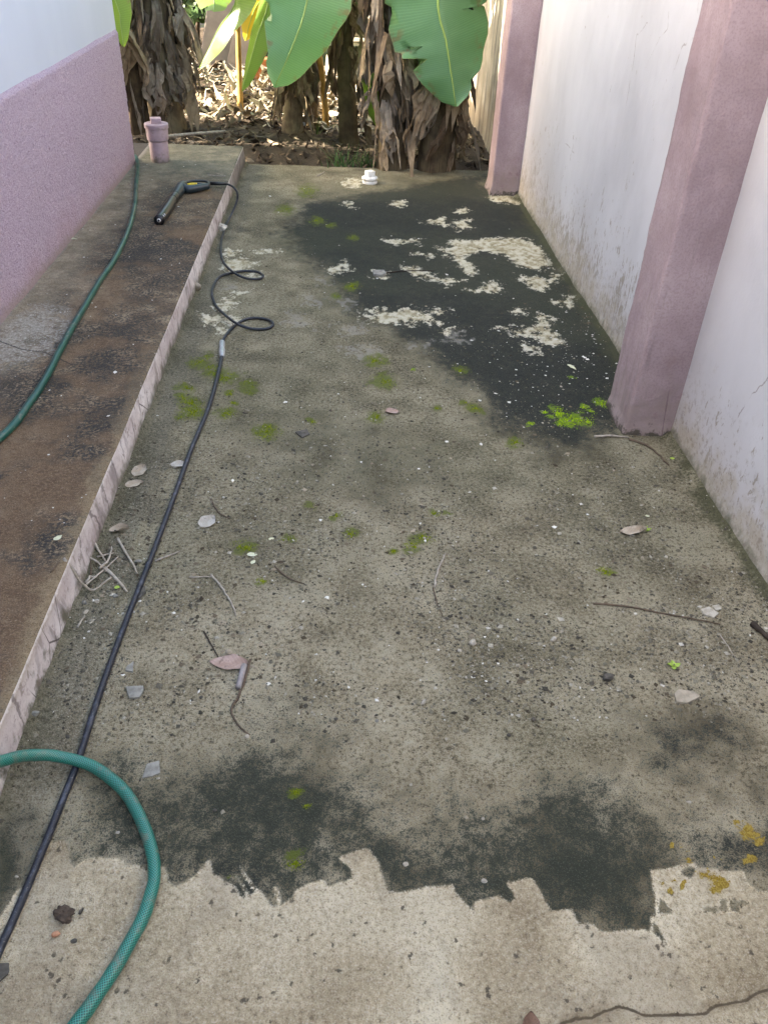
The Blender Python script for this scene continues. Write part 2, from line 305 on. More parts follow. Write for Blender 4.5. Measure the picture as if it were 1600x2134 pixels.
M = {}
def mat_slab():
    t = NT('yard_concrete')
    clean = t.attr('clean'); dark = t.attr('dark'); white = t.attr('white'); grey = t.attr('grey'); moss = t.attr('moss'); mb = t.attr('mossb'); my = t.attr('mossy'); crack = t.attr('crack'); edge = t.attr('edge'); kerb = t.attr('kerb')
    nb = t.attr('n_lo'); nm = t.attr('n_mid'); nh = t.attr('n_hi'); cn = t.attr('n_cl'); st = t.attr('n_str'); dirt = t.attr('dirt')
    nf = t.noise(95, 4, .68); ng = t.add(.5, t.mul(t.sub(t.noise(330, 2, .6), .5), 1.9))
    X, Y, Z = t.xyz()
    nmf = t.add(t.mul(nm, .35), t.mul(nf, .65))
    c = t.ramp(nmf, [(.34, (.098, .084, .044)), (.48, (.200, .176, .104)), (.62, (.325, .290, .185))])
    c = t.mix(t.step(.38, .62, nb), c, t.mix(.3, c, (.135, .130, .070)))
    # drier and paler dirt towards the near end
    pale = t.ramp(nmf, [(.35, (.195, .158, .092)), (.5, (.37, .312, .198)), (.64, (.51, .445, .305))])
    c = t.mix(t.mul(dirt, .85), c, pale)
    # wet grey mud strip by the kerb
    c = t.mix(t.mul(t.step(.15, .10, t.add(kerb, t.mul(t.sub(nm, .5), .08))), .5), c, (.115, .108, .080))
    # grain
    c = t.mix(t.step(.42, .18, ng, 0, .70), c, (.045, .039, .026))
    c = t.mix(t.step(.60, .82, ng, 0, .60), c, (.43, .39, .31))
    c = t.mix(t.step(.44, .35, nf, 0, .60), c, (.045, .040, .024)); c = t.mix(t.step(.56, .66, nf, 0, .35), c, (.36, .335, .25))
    # dark algae
    sp = t.add(t.mul(t.sub(nf, .5), 3.2), t.add(t.mul(t.sub(nh, .5), .8), t.mul(t.sub(ng, .5), 1.9)))
    da = t.mul(t.step(.18, .85, t.add(dark, t.mul(sp, .60))), t.step(.02, .12, dark))
    dc = t.mix(t.step(.4, .62, nb), (.013, .018, .014), (.026, .032, .020))
    dc = t.mix(t.step(.62, .86, ng, 0, .50), dc, (.19, .18, .13)); dc = t.mix(t.step(.55, .66, nf, 0, .28), dc, (.09, .092, .06))
    c = t.mix(t.mul(da, .98), c, dc)
    # bleached flakes
    gw = t.step(-.02, .05, t.add(grey, t.mul(t.add(t.sub(nf, .5), t.sub(nh, .5)), .14)))
    c = t.mix(t.mul(gw, .55), c, (.34, .32, .27))
    wm = t.step(-.020, .012, t.add(white, t.mul(t.add(t.mul(t.sub(nf, .52), 1.5), t.mul(t.sub(nh, .5), .8)), .11)))
    wc = t.ramp(t.add(t.mul(nh, .5), t.mul(nf, .5)), [(.38, (.34, .285, .165)), (.5, (.55, .495, .335)), (.62, (.68, .64, .49))])
    c = t.mix(t.mul(wm, .95), c, wc)
    # moss stain under the tufts
    c = t.mix(t.mul(t.step(.46, .86, t.add(moss, t.mul(t.add(t.mul(t.sub(nf, .5), 2.2), t.add(t.sub(nh, .5), t.sub(ng, .5))), 1.0))), t.mul(t.step(.05, .3, moss), .75)), c, (.11, .14, .012))
    c = t.mix(t.mul(t.step(.55, .85, t.add(mb, t.mul(t.add(t.mul(t.sub(nf, .5), 2.2), t.add(t.sub(nh, .5), t.sub(ng, .5))), .9))), t.mul(t.step(.05, .3, mb), .85)), c, (.17, .28, .012))
    # scrubbed, cleaned concrete
    cc = t.ramp(t.add(t.mul(cn, .5), t.mul(nf, .5)), [(.35, (.29, .225, .132)), (.5, (.50, .415, .268)), (.63, (.70, .615, .435))])
    cc = t.mix(t.step(.58, .82, ng, 0, .5), cc, (.66, .60, .48))
    cc = t.mix(t.step(.42, .18, ng, 0, .55), cc, (.21, .165, .108))
    cc = t.mix(t.step(.5, .68, st, 0, .30), cc, (.28, .23, .16))
    vd = t.voro(44); gate = t.step(.55, .66, nh)
    pit = t.mul(t.step(.24, .12, t.add(vd, t.mul(t.sub(nf, .5), 1.0))), gate)
    cc = t.mix(t.mul(pit, .85), cc, (.085, .07, .048))
    cc = t.mix(t.step(.40, .30, nf, 0, .65), cc, (.13, .105, .072))
    cl = t.step(-.003, .003, t.add(clean, t.add(t.mul(t.sub(nf, .5), .007), t.mul(t.sub(ng, .5), .006))))
    c = t.mix(cl, c, cc)
    c = t.mix(t.mul(t.step(.55, .85, t.add(my, t.mul(t.add(t.mul(t.sub(nf, .5), 2.0), t.sub(nh, .5)), 1.0))), t.step(.05, .3, my)), c, t.mix(t.step(.4, .6, ng), (.26, .165, .02), (.40, .29, .055)))
    # crack
    ca = t.ma('ABSOLUTE', t.add(crack, t.mul(t.sub(nf, .5), .006)))
    c = t.mix(t.step(.0035, .0012, ca, 0, .9), c, (.045, .033, .02))
    c = t.mix(t.step(.016, .002, t.add(ca, t.mul(t.sub(nh, .5), .02)), 0, .35), c, (.19, .14, .08))
    # damp grime where the slab meets wall and kerb
    eg = t.mul(t.step(.075, .0, t.add(edge, t.mul(t.add(t.sub(nm, .5), t.sub(nf, .5)), .10))), t.step(.02, .25, kerb, .45, 1.0))
    c = t.mix(t.mul(eg, .8), c, t.mix(nf, (.035, .036, .02), (.10, .105, .045)))
    h = t.add(t.add(t.mul(nf, 1.3), t.mul(ng, .7)), t.mul(cl, -.5))
    return t.done(c, t.sub(.93, t.mul(da, .12)), t.bump(h, 1.0, .006), .3)
M['slab'] = mat_slab()
slab = link('yard_slab', gridmesh('yard_slab', xs, np.array(ys), lambda a, b: (a, b, ZZ), dict(clean=a_clean, dark=a_dark, white=a_white, grey=a_grey, moss=a_moss, mossb=a_mossb, mossy=a_mossy, crack=a_crack, edge=a_edge, kerb=a_kerb, **NA)), M['slab'])
tag(slab, kind='structure')
# its far edge and its continuation behind the viewer
zf = slab_z(xs, np.full_like(xs, SFAR)); V = []; Fc = []
for i, x in enumerate(xs[::4]):
    j = i * 4; V += [(x, SFAR, zf[j]), (x, SFAR + .012 * vnoise(x * 30, 3), -.09)]
    if i: Fc.append((2 * i - 2, 2 * i, 2 * i + 1, 2 * i - 1))
link('slab_edge', mesh('slab_edge', V, Fc), M['slab'], slab)
link('slab_rear', mesh('slab_rear', [(KX, -3, 0), (WX, -3, 0), (WX, .301, -.002), (KX, .301, -.002)], [(0, 1, 2, 3)]), M['slab'], slab)

# ================================================================ WALKWAY with painted kerb face
def mat_walk():
    t = NT('walkway_concrete'); X, Y, Z = t.xyz()
    n1 = t.noise(2.2, 6, .62, vec=t.map((1, .7, 1))); n2 = t.noise(11, 6, .65); nf = t.add(.5, t.mul(t.sub(t.noise(85, 5, .7), .5), 1.5)); n3 = t.noise(3.1, 5, .6, vec=t.map(loc=(4, 2, 0)))
    c = t.ramp(n2, [(.34, (.066, .042, .022)), (.5, (.165, .112, .062)), (.66, (.31, .235, .145))])
    c = t.mix(t.step(.38, .60, t.add(t.add(n1, t.step(2.6, 1.2, Y, 0, .05)), t.mul(t.sub(nf, .5), 1.1))), c, (.033, .030, .025))
    c = t.mix(t.mul(t.step(.48, .60, n3), .6), c, t.mix(t.step(.4, .6, nf), (.12, .066, .032), (.26, .165, .085)))
    # paler near the house wall and at the far end
    wl = t.mul(t.step(-1.02, -1.30, t.add(X, t.mul(t.sub(n1, .5), .5))), t.step(1.7, 3.0, Y))
    c = t.mix(t.mul(wl, .7), c, t.ramp(n2, [(.35, (.20, .155, .095)), (.65, (.40, .335, .23))]))
    fa = t.step(4.9, 5.7, t.add(Y, t.mul(t.sub(n1, .5), 1.4)))
    c = t.mix(t.mul(fa, .75), c, t.ramp(n2, [(.3, (.07, .08, .05)), (.5, (.15, .15, .105)), (.75, (.25, .24, .17))]))
    b1 = P(60, 700, KH); dx = t.ma('POWER', t.mul(t.sub(X, float(b1[0])), 1 / .16), 2); dy = t.ma('POWER', t.mul(t.sub(Y, float(b1[1])), 1 / .33), 2)
    pb = t.step(1.1, .45, t.add(t.add(dx, dy), t.mul(t.sub(n2, .5), 4.0)))
    c = t.mix(t.mul(pb, t.step(.38, .58, t.add(t.mul(n2, .6), t.mul(nf, .4)), .15, .95)), c, t.ramp(nf, [(.3, (.24, .21, .16)), (.7, (.46, .43, .36))]))
    kd = t.sub(KX, X)
    oc = t.mul(t.step(.055, .01, t.add(kd, t.mul(t.sub(n2, .5), .16))), t.step(3.4, 1.8, Y))
    c = t.mix(t.mul(oc, .65), c, t.mix(nf, (.17, .115, .055), (.36, .28, .17)))
    hd = t.step(.03, .0, t.add(t.sub(X, HX), t.mul(t.sub(n2, .5), .05)))
    c = t.mix(t.mul(hd, .6), c, (.38, .33, .30))
    c = t.mix(t.mul(t.step(.16, .07, t.voro(46)), t.step(.60, .68, t.noise(19, 2))), c, (.55, .52, .47))
    c = t.mix(t.mul(t.step(.52, .66, t.noise(60, 4)), .35), c, t.mix(1, c, (.5, .45, .4), 'MULTIPLY'))
    ng = t.noise(300, 3, .6)
    c = t.mix(t.mul(t.step(.57, .70, ng), .5), c, (.36, .30, .22)); c = t.mix(t.step(.48, .36, ng, 0, .55), c, (.022, .017, .012))
    cr = t.attr('crack'); ca = t.ma('ABSOLUTE', t.add(cr, t.mul(t.sub(nf, .5), .01)))
    c = t.mix(t.mul(t.step(.005, .0015, ca), .85), c, (.03, .025, .02))
    h = t.add(t.mul(nf, .6), t.mul(ng, .3))
    return t.done(c, t.step(.3, .7, n1, .68, .9), t.bump(h, .9, .006), .3)
def mat_kerb():
    t = NT('kerb_paint'); X, Y, Z = t.xyz()
    n1 = t.noise(5, 5, .6); nf = t.noise(70, 5, .65); sv = t.noise(1, 5, .6, vec=t.map((1, 15, 3.5))); s2 = t.noise(1, 4, .6, vec=t.map((1, 40, 7), loc=(3, 1, 0)))
    c = t.ramp(n1, [(.32, (.43, .355, .335)), (.52, (.60, .535, .505)), (.68, (.72, .67, .64))])
    c = t.mix(t.mul(t.step(.56, .66, sv), .55), c, (.13, .10, .095))
    c = t.mix(t.mul(t.step(.56, .66, s2), .38), c, (.20, .155, .14))
    c = t.mix(t.mul(t.step(.50, .68, nf), .4), c, (.27, .20, .18))
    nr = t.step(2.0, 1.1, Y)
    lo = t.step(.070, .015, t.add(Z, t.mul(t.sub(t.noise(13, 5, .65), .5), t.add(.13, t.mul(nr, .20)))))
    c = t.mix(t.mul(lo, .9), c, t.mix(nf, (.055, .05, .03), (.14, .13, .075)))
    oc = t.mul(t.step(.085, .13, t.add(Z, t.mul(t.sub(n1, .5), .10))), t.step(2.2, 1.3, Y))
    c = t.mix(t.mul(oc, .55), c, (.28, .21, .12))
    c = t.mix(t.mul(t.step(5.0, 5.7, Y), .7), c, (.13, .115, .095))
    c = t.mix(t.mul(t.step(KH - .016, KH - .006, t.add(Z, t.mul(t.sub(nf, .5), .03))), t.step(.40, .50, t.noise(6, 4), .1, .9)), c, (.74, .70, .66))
    bl = t.ma('ABSOLUTE', t.sub(t.ma('FRACT', t.add(t.mul(Y, 7.5), t.add(t.mul(n1, 1.6), t.mul(Z, -2.0)))), .5))
    c = t.mix(t.mul(t.step(.06, .015, t.add(bl, t.mul(t.sub(nf, .5), .12))), t.mul(t.step(.42, .58, t.noise(3.3, 2)), .75)), c, (.10, .075, .07))
    c = t.mix(t.mul(t.step(.56, .64, t.noise(28, 5, .7)), .65), c, (.20, .155, .13))
    # cracks in the render coat
    wv = t.voro(3.4, vec=t.map((1, 1.9, 1.0), loc=(0, .3, .3)), feature='DISTANCE_TO_EDGE'); 
    c = t.mix(t.mul(t.step(.012, .004, t.add(wv, t.mul(t.sub(nf, .5), .02))), t.mul(t.step(.52, .6, t.noise(2.5, 2)), .85)), c, (.05, .035, .03))
    return t.done(c, .88, t.bump(nf, .7, .004), .3)
M['walk'] = mat_walk(); M['kerb'] = mat_kerb()
wxs = np.concatenate([[HX - .02], np.linspace(HX, KX, 90)]); wys = np.linspace(.3, WEND, 620)
def walk_z(x, y):
    x = np.asarray(x, float); y = np.asarray(y, float)
    return KH + (fbm(x * 4, y * 4, 4, 21) - .5) * .010 + (fbm(x * 45, y * 45, 3, 22) - .5) * .002 - .004 * smooth(.010, 0, KX - x) * (.5 + fbm(y * 5, x * 0, 3, 33))
WA, WB = np.meshgrid(wxs, wys, indexing='ij')
wcr = sdf_line([P(x, y, KH)[:2] for x, y in [(-60, 690), (0, 712), (45, 728), (95, 735), (150, 760)]], WA, WB)
walk = link('walkway', gridmesh('walkway', wxs, wys, lambda a, b: (a, b, walk_z(a, b)), dict(crack=np.clip(wcr, -.3, .3))), M['walk']); tag(walk, kind='structure')
kz = np.linspace(0, 1, 22)
def kface(a, b):     # a = 0..1 down, b = y
    top = walk_z(np.full_like(b, KX), b)
    z = top * (1 - a) + (-.03) * a
    x = KX + .0 + a * .010 + (fbm(b * 11, z * 11, 4, 41) - .5) * .006 * np.minimum(1, a * 6) + .002 * np.sin(np.pi * np.clip(a * 1.1, 0, 1))
    return x, b, z
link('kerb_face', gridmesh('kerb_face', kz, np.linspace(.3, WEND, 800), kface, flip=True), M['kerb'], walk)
V = [];
for i, x in enumerate(np.linspace(HX - .5, KX, 60)): V += [(x, WEND, float(walk_z(max(x, HX), WEND))), (x, WEND + .01, -.05)]
link('walkway_end', mesh('walkway_end', V, [(2 * i, 2 * i + 2, 2 * i + 3, 2 * i + 1) for i in range(59)]), M['walk'], walk)
link('walkway_return', mesh('walkway_return', [(HX - .5, HY - .02, KH), (HX - .001, HY - .02, KH), (HX - .001, WEND, KH), (HX - .5, WEND, KH)], [(0, 1, 2, 3)]), M['walk'], walk)
link('walkway_rear', mesh('walkway_rear', [(HX, -3, KH), (KX, -3, KH), (KX, .302, KH - .002), (HX, .302, KH - .002), (KX, -3, 0), (KX, .302, 0)], [(0, 1, 2, 3), (1, 4, 5, 2)]), M['walk'], walk)

# ================================================================ SOIL
def mat_soil():
    t = NT('soil'); n = t.noise(6, 6, .65); f = t.noise(60, 5, .7)
    c = t.ramp(n, [(.3, (.035, .025, .017)), (.55, (.075, .055, .037)), (.8, (.14, .105, .07))])
    c = t.mix(t.mul(t.step(.5, .7, f), .5), c, (.17, .135, .09))
    return t.done(c, .95, t.bump(f, .9, .012), .2)
M['soil'] = mat_soil()
gr = link('ground', mesh('ground', [(-60, -60, -.06), (60, -60, -.06), (60, 80, -.06), (-60, 80, -.06)], [(0, 1, 2, 3)]), M['soil']); tag(gr, kind='structure')
def soil_z(x, y):
    x = np.asarray(x, float); y = np.asarray(y, float)
    return -.03 + .05 * smooth(SFAR, SFAR + .5, y) + .05 * smooth(-.4, -.9, x) + (fbm(x * 2.2, y * 2.2, 4, 51) - .5) * .10 * smooth(SFAR, SFAR + .4, y) + (fbm(x * 18, y * 18, 3, 52) - .5) * .03 + .12 * smooth(7.6, 8.6, y) * smooth(.6, -.2, x)
so_ = link('soil_bed', gridmesh('soil_bed', np.linspace(-5, WX + .05, 260), np.linspace(SFAR - .05, 13.2, 240), lambda a, b: (a, b, np.where((b < WEND + .03) & (a < KX), -.1, soil_z(a, b)))), M['soil']); tag(so_, kind='structure')

# ================================================================ HOUSE
def mat_dado():
    t = NT('mauve_roughcast'); X, Y, Z = t.xyz()
    v = t.voro(120, out=0); n = t.noise(150, 4, .68); nb = t.noise(2.0, 5, .6); st = t.noise(2.2, 4, .6, vec=t.map((1, 1.6, .5)))
    c = t.ramp(n, [(.32, (.25, .158, .200)), (.45, (.44, .33, .385)), (.66, (.59, .475, .53))])
    c = t.mix(t.mul(t.step(.4, .7, nb), .3), c, (.42, .335, .365))
    c = t.mix(t.mul(t.step(.30, .13, t.add(Z, t.mul(t.sub(st, .5), .5))), .35), c, (.40, .25, .25))
    c = t.mix(t.mul(t.step(.19, .135, t.add(Z, t.mul(t.sub(t.noise(25, 4), .5), .05))), .8), c, (.33, .25, .22))
    h = t.add(t.mul(n, .8), t.mul(v, -.4))
    return t.done(c, .9, t.bump(h, 1.0, .009), .25)
def mat_white(name, tint=(.52, .545, .60)):
    t = NT(name); n = t.noise(1.4, 5, .6, vec=t.map((1, 1, .45))); f = t.noise(50, 4, .6)
    c = t.ramp(n, [(.3, tuple(v * .9 for v in tint)), (.7, tint)])
    return t.done(c, .62, t.bump(t.add(f, t.mul(t.noise(9, 3), 2.0)), .12, .006), .4)
M['dado'] = mat_dado(); M['hwhite'] = mat_white('house_white')
house = empty('house', (HX, HY, 0), 'house side wall, white above a mauve roughcast base, left of the walkway', 'house')
def addw(name, me, mat, par, off):                        # children keep world coordinates
    o = link(name, me, mat, par); o.location = tuple(-v for v in off); return o
hof = (HX, HY, 0)
DZ = .90
dz_ = lambda y: .872 + .012 * (y - 3.64)                  # dado line climbs a little
def dface(a, b):       # a: 0..1 height, b: y
    top = dz_(b) + (fbm(b * 4, b * 0, 3, 61) - .5) * .007
    z = KH - .04 + a * (top - KH + .04)
    q = (fbm(b * 80, z * 80, 2, 62) - .5) * .007 + (fbm(b * 3, z * 3, 3, 63) - .5) * .008
    ins = np.clip((1 - a) * 40, 0, 1) * np.clip((HY - b) * 60 + .15, 0, 1)
    return HX + .014 * ins + q * ins, b, z
addw('roughcast_base', gridmesh('roughcast_base', np.linspace(0, 1, 130), np.concatenate([np.linspace(-3, 2.2, 40), np.linspace(2.22, HY, 560)]), dface, flip=True), M['dado'], house, hof)
def uface(a, b):
    bot = dz_(b) - .03; z = bot + a * (3.02 - bot)
    return HX + (fbm(b * 2, z * 2, 3, 65) - .5) * .006, b, z
addw('upper_wall', gridmesh('upper_wall', np.linspace(0, 1, 60), np.linspace(-3, HY, 160), uface, flip=True), M['hwhite'], house, hof)
V, Fc = join(([(HX, HY, -.1), (HX, HY, DZ), (-7, HY, DZ), (-7, HY, -.1)], [(0, 1, 2, 3)]))
addw('end_base', mesh('end_base', V, Fc, False), M['dado'], house, hof)
addw('end_wall', mesh('end_wall', [(HX, HY, DZ), (HX, HY, 3.02), (-7, HY, 3.02), (-7, HY, DZ)], [(0, 1, 2, 3)], False), M['hwhite'], house, hof)
t = NT('roof_sheet'); M['roof'] = t.done(t.ramp(t.noise(3, 4), [(.3, (.16, .12, .10)), (.7, (.24, .19, .16))]), .6, spec=.4)
V, Fc = join(box_vf(-7.3, HX + .10, -3.2, HY + .1, 3.02, 3.16), ([(-7.3, -3.2, 3.16), (HX + .10, -3.2, 3.16), (HX + .10, HY + .1, 3.16), (-7.3, HY + .1, 3.16), (-4.3, -3.2, 3.9), (-4.3, HY + .1, 3.9)], [(1, 2, 5, 4), (0, 4, 5, 3), (0, 1, 4), (2, 3, 5)]))
addw('roof', mesh('roof', V, Fc, False), M['roof'], house, hof)

# ================================================================ BOUNDARY WALL
def mat_bwall():
    t = NT('boundary_white'); X, Y, Z = t.xyz()
    n = t.noise(1.5, 5, .6, vec=t.map((1, 1, .6))); f = t.noise(60, 4, .6); m = t.noise(14, 5, .65)
    c = t.ramp(n, [(.32, (.41, .41, .425)), (.5, (.50, .50, .515)), (.7, (.57, .57, .585))])
    lo = t.step(.42, .0, t.add(Z, t.mul(t.sub(n, .5), .5)))
    c = t.mix(t.mul(lo, .45), c, (.55, .50, .47))
    # peeled paint flakes, long and upright, on the lower half
    fl = t.noise(1, 4, .62, vec=t.map((1, 58, 20))); g = t.noise(4.5, 4, .6, vec=t.map(loc=(1, 5, 2)))
    low = t.step(.75, .05, Z)
    pk = t.step(.60, .62, t.add(fl, t.add(t.mul(t.sub(g, .5), .55), t.add(t.mul(t.sub(low, .62), .20), t.step(2.3, 3.2, Y, -.09, 0.0)))))
    c = t.mix(t.mul(pk, .85), c, t.mix(m, (.17, .15, .12), (.40, .36, .31)))
    # streaky bleach and grime at the foot
    gm = t.step(.22, .0, t.add(Z, t.mul(t.sub(m, .5), .60)))
    c = t.mix(t.mul(gm, .85), c, t.mix(f, (.30, .255, .19), (.52, .47, .38)))
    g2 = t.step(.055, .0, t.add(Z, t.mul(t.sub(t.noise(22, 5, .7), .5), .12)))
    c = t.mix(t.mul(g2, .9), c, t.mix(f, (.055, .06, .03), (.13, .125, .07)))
    sp = t.mul(t.step(.53, .62, t.noise(45, 4, .7)), t.step(.42, .02, t.add(Z, t.mul(t.sub(m, .5), .4))))
    c = t.mix(t.mul(sp, .6), c, (.24, .20, .16))
    cr = t.attr('crack'); ca = t.ma('ABSOLUTE', t.add(cr, t.mul(t.sub(t.noise(30, 4), .5), .03)))
    c = t.mix(t.mul(t.step(.0035, .001, ca), t.mul(t.step(.45, .55, t.noise(9, 2)), .75)), c, (.22, .19, .18))
    h = t.add(t.mul(f, .35), t.mul(t.noise(7, 4), 1.6))
    return t.done(c, .58, t.bump(h, .32, .008), .4)
def mat_pillar():
    t = NT('pillar_mauve'); X, Y, Z = t.xyz()
    n = t.noise(2.4, 6, .62); f = t.noise(130, 4, .65); m = t.noise(18, 5, .65)
    c = t.ramp(n, [(.34, (.28, .205, .205)), (.5, (.37, .278, .282)), (.66, (.45, .355, .355))])
    c = t.mix(t.mul(t.step(.46, .62, f), .35), c, (.22, .145, .16)); c = t.mix(t.mul(t.step(.5, .64, t.noise(5, 6, .7, vec=t.map((1, 1, .5)))), .4), c, (.25, .175, .185))
    c = t.mix(t.mul(t.step(.55, .68, m), t.mul(t.step(.6, .1, Z), .55)), c, (.26, .17, .165))
    lo = t.step(.26, .0, t.add(Z, t.mul(t.sub(m, .5), .55)))
    c = t.mix(t.mul(lo, .6), c, t.mix(f, (.20, .15, .12), (.36, .29, .25)))
    g2 = t.step(.035, .0, t.add(Z, t.mul(t.sub(t.noise(26, 5, .7), .5), .22)))
    c = t.mix(t.mul(g2, .9), c, (.065, .06, .04))
    run = t.mul(t.step(.54, .64, t.noise(1, 5, .65, vec=t.map((30, 30, 2.2)))), t.step(.40, .60, t.noise(2.0, 3)))
    c = t.mix(t.mul(run, .35), c, (.20, .155, .15))
    ca = t.voro(2.1, vec=t.map((1, 1, .55), loc=(.3, .6, .35)), feature='DISTANCE_TO_EDGE')
    c = t.mix(t.mul(t.step(.006, .002, t.add(ca, t.mul(t.sub(m, .5), .02))), t.mul(t.step(.5, .6, t.noise(3, 2)), .6)), c, (.12, .07, .075))
    return t.done(c, .85, t.bump(t.add(f, t.mul(t.noise(10, 3), 2.0)), .5, .005), .3)
def mat_bare():
    t = NT('weathered_render'); X, Y, Z = t.xyz(); n = t.noise(1, 6, .65, vec=t.map((1, 9, 1.1))); m = t.noise(5, 6, .65); f = t.noise(60, 4, .6)
    c = t.ramp(m, [(.3, (.22, .195, .145)), (.55, (.34, .305, .235)), (.75, (.46, .42, .34))])
    c = t.mix(t.mul(t.step(.47, .62, n), .75), c, (.075, .07, .062))
    c = t.mix(t.mul(t.step(.50, .1, t.add(Z, t.mul(t.sub(m, .5), .6))), .45), c, (.30, .22, .13))
    return t.done(c, .92, t.bump(t.add(f, m), .5, .006), .2)
M['bwall'] = mat_bwall(); M['pillar'] = mat_pillar(); M['bare'] = mat_bare()
bw = empty('boundary_wall', (WX, 3, 0), 'white boundary wall with mauve pillars along the right of the yard', 'wall')
bof = (WX, 3, 0)
PN = (2.515, 2.735); PF = (5.70, 5.90)
CR = [[(1395, 0), (1390, 60), (1372, 80), (1360, 105)], [(1345, 50), (1325, 75), (1318, 130), (1305, 210)], [(1450, 75), (1420, 100), (1410, 130)], [(1180, 300), (1195, 320), (1200, 330)], [(1455, 20), (1452, 60)], [(1530, 880), (1560, 830), (1600, 790)]]
def panel(y0, y1, top=2.2, res=.012):
    ny = int((y1 - y0) / res); U = np.concatenate([np.linspace(-.05, 1.5, 130), [top]]); W = np.linspace(y0, y1, max(ny, 4))
    A, B = np.meshgrid(U, W, indexing='ij'); cr = np.full(A.shape, .5)
    for l in CR:
        p = [PX(x, y, WX)[[2, 1]] for x, y in l]; s = sdf_line(p, A, B); cr = np.where(np.abs(s) < np.abs(cr), s, cr)
    def fn(a, b): return WX + (fbm(b * 2.5, a * 2.5, 4, 71) - .5) * .014 + .012 * smooth(.05, -.02, a) * -1, b, a
    return gridmesh('panel', U, W, fn, dict(crack=cr))
addw('wall_panel', panel(-3, PN[0] + .02), M['bwall'], bw, bof)
addw('wall_panel', panel(PN[1] - .02, PF[0] + .02), M['bwall'], bw, bof)
def pillar(y0, y1, xp, seed):
    # rounded square shaft built as rings with uneven arrises, flared and chipped foot
    zs = np.concatenate([np.linspace(-.04, .35, 40), np.linspace(.37, 1.5, 70), [2.3]]); ring = []
    r = .006
    def side(a, b, n): return [np.array(a) + (np.array(b) - np.array(a)) * i / n for i in range(n)]
    corners = [(WX + .02, y0), (xp + r, y0), (xp, y0 + r), (xp, y1 - r), (xp + r, y1), (WX + .02, y1)]
    pts = []
    for i in range(5): pts += side(corners[i], corners[i + 1], 16 if i in (0, 2, 4) else 4)
    pts.append(np.array(corners[-1])); pts = np.array(pts); n = len(pts); V = []
    cx, cy = (xp + WX) / 2, (y0 + y1) / 2
    for z in zs:
        for k, p in enumerate(pts):
            d = (fbm(p[1] * 9 + p[0] * 7 + seed, z * 5, 4, 81) - .5) * .012 + (fbm(p[1] * 60 + p[0] * 50, z * 60, 2, 82) - .5) * .003
            d += .016 * smooth(.07, .0, z) * (fbm(p[1] * 12 + p[0] * 12 + seed, z * 12, 3, 83))
            e = np.array([p[0] - WX, p[1] - cy]); e /= np.linalg.norm(e) + 1e-9
            wgt = min(1, (WX - p[0]) / .03 + .2) if p[0] < WX else 0
            V.append((p[0] + e[0] * d * wgt, p[1] + e[1] * d * wgt, z))
    Fc = [(i * n + k, i * n + k + 1, (i + 1) * n + k + 1, (i + 1) * n + k) for i in range(len(zs) - 1) for k in range(n - 1)]
    return mesh('pillar', V, Fc)
o = addw('pillar', pillar(*PN, 1.06, 3), M['pillar'], bw, bof); o['label'] = 'nearer mauve pillar of the wall'
o = addw('pillar', pillar(*PF, 1.045, 9), M['pillar'], bw, bof); o['label'] = 'farther mauve pillar beside the banana plants'
o = addw('bare_panel', panel(PF[1] - .02, 13.3, 2.1, .05), M['bare'], bw, bof); o['label'] = 'unpainted stained stretch of wall behind the banana plants'
V, Fc = box_vf(WX + .03, WX + .2, -3, 13.3, 0, 2.25)
addw('added_rear_panel', mesh('added_rear_panel', [(HX, -2.4, 0), (WX, -2.4, 0), (WX, -2.4, 2.5), (HX, -2.4, 2.5)], [(0, 1, 2, 3)], False, None, dict(crack=[.5] * 4)), M['bwall'], bw, bof)  # unseen wall behind the viewer, added to cut sky light on the pillar fronts
addw('wall_core', mesh('wall_core', V, Fc, False), M['bare'], bw, bof)

# ================================================================ HOSES, GUN, PIPES
def mat_plain(name, c, rough=.5, spec=.5, var=.25, scale=30, bump=.0, **kw):
    t = NT(name); n = t.noise(scale, 4, .6)
    col = t.ramp(n, [(.3, tuple(v * (1 - var) for v in c)), (.7, tuple(min(1, v * (1 + var)) for v in c))])
    return t.done(col, rough, t.bump(n, bump, .004) if bump else None, spec, **kw)
def mat_hose():
    t = NT('green_hose'); u, v, w = t.xyz(t.uv())
    a = t.add(t.mul(u, 14), t.mul(v, 180)); b = t.sub(t.mul(u, 14), t.mul(v, 180))
    fa = t.ma('ABSOLUTE', t.sub(t.ma('FRACT', a), .5)); fb = t.ma('ABSOLUTE', t.sub(t.ma('FRACT', b), .5))
    ln = t.ma('MAXIMUM', t.step(.17, .06, fa), t.step(.17, .06, fb))
    Y = t.xyz()[1]
    base = t.ramp(t.noise(5, 4), [(.3, (.002, .052, .036)), (.7, (.004, .078, .054))])
    c = t.mix(t.mul(ln, t.step(2.0, 1.3, Y, .0, .75)), base, (.045, .33, .25))
    dirt = t.mul(t.step(.50, .64, t.noise(35, 5, .7)), t.step(.42, .6, t.noise(4, 3)))
    c = t.mix(t.mul(dirt, .6), c, (.15, .14, .10))
    return t.done(c, t.step(.4, .7, t.noise(8, 3), .28, .45), None, .5)
M['hose'] = mat_hose()
hr = .0125
hp = [P(x, y, KH + hr)for x, y in [(286, 333), (284, 380), (281, 430), (268, 480), (240, 540), (205, 590), (165, 655), (130, 720), (95, 790), (60, 840), (20, 895)]]
hp = [np.array([-2.3, 6.12, KH + .012]), np.array([-1.7, 6.0, KH + hr]), np.array([-1.42, 5.90, KH + hr])] + hp
for p in hp[3:]: p[2] = float(walk_z(p[0], p[1])) + hr - .001
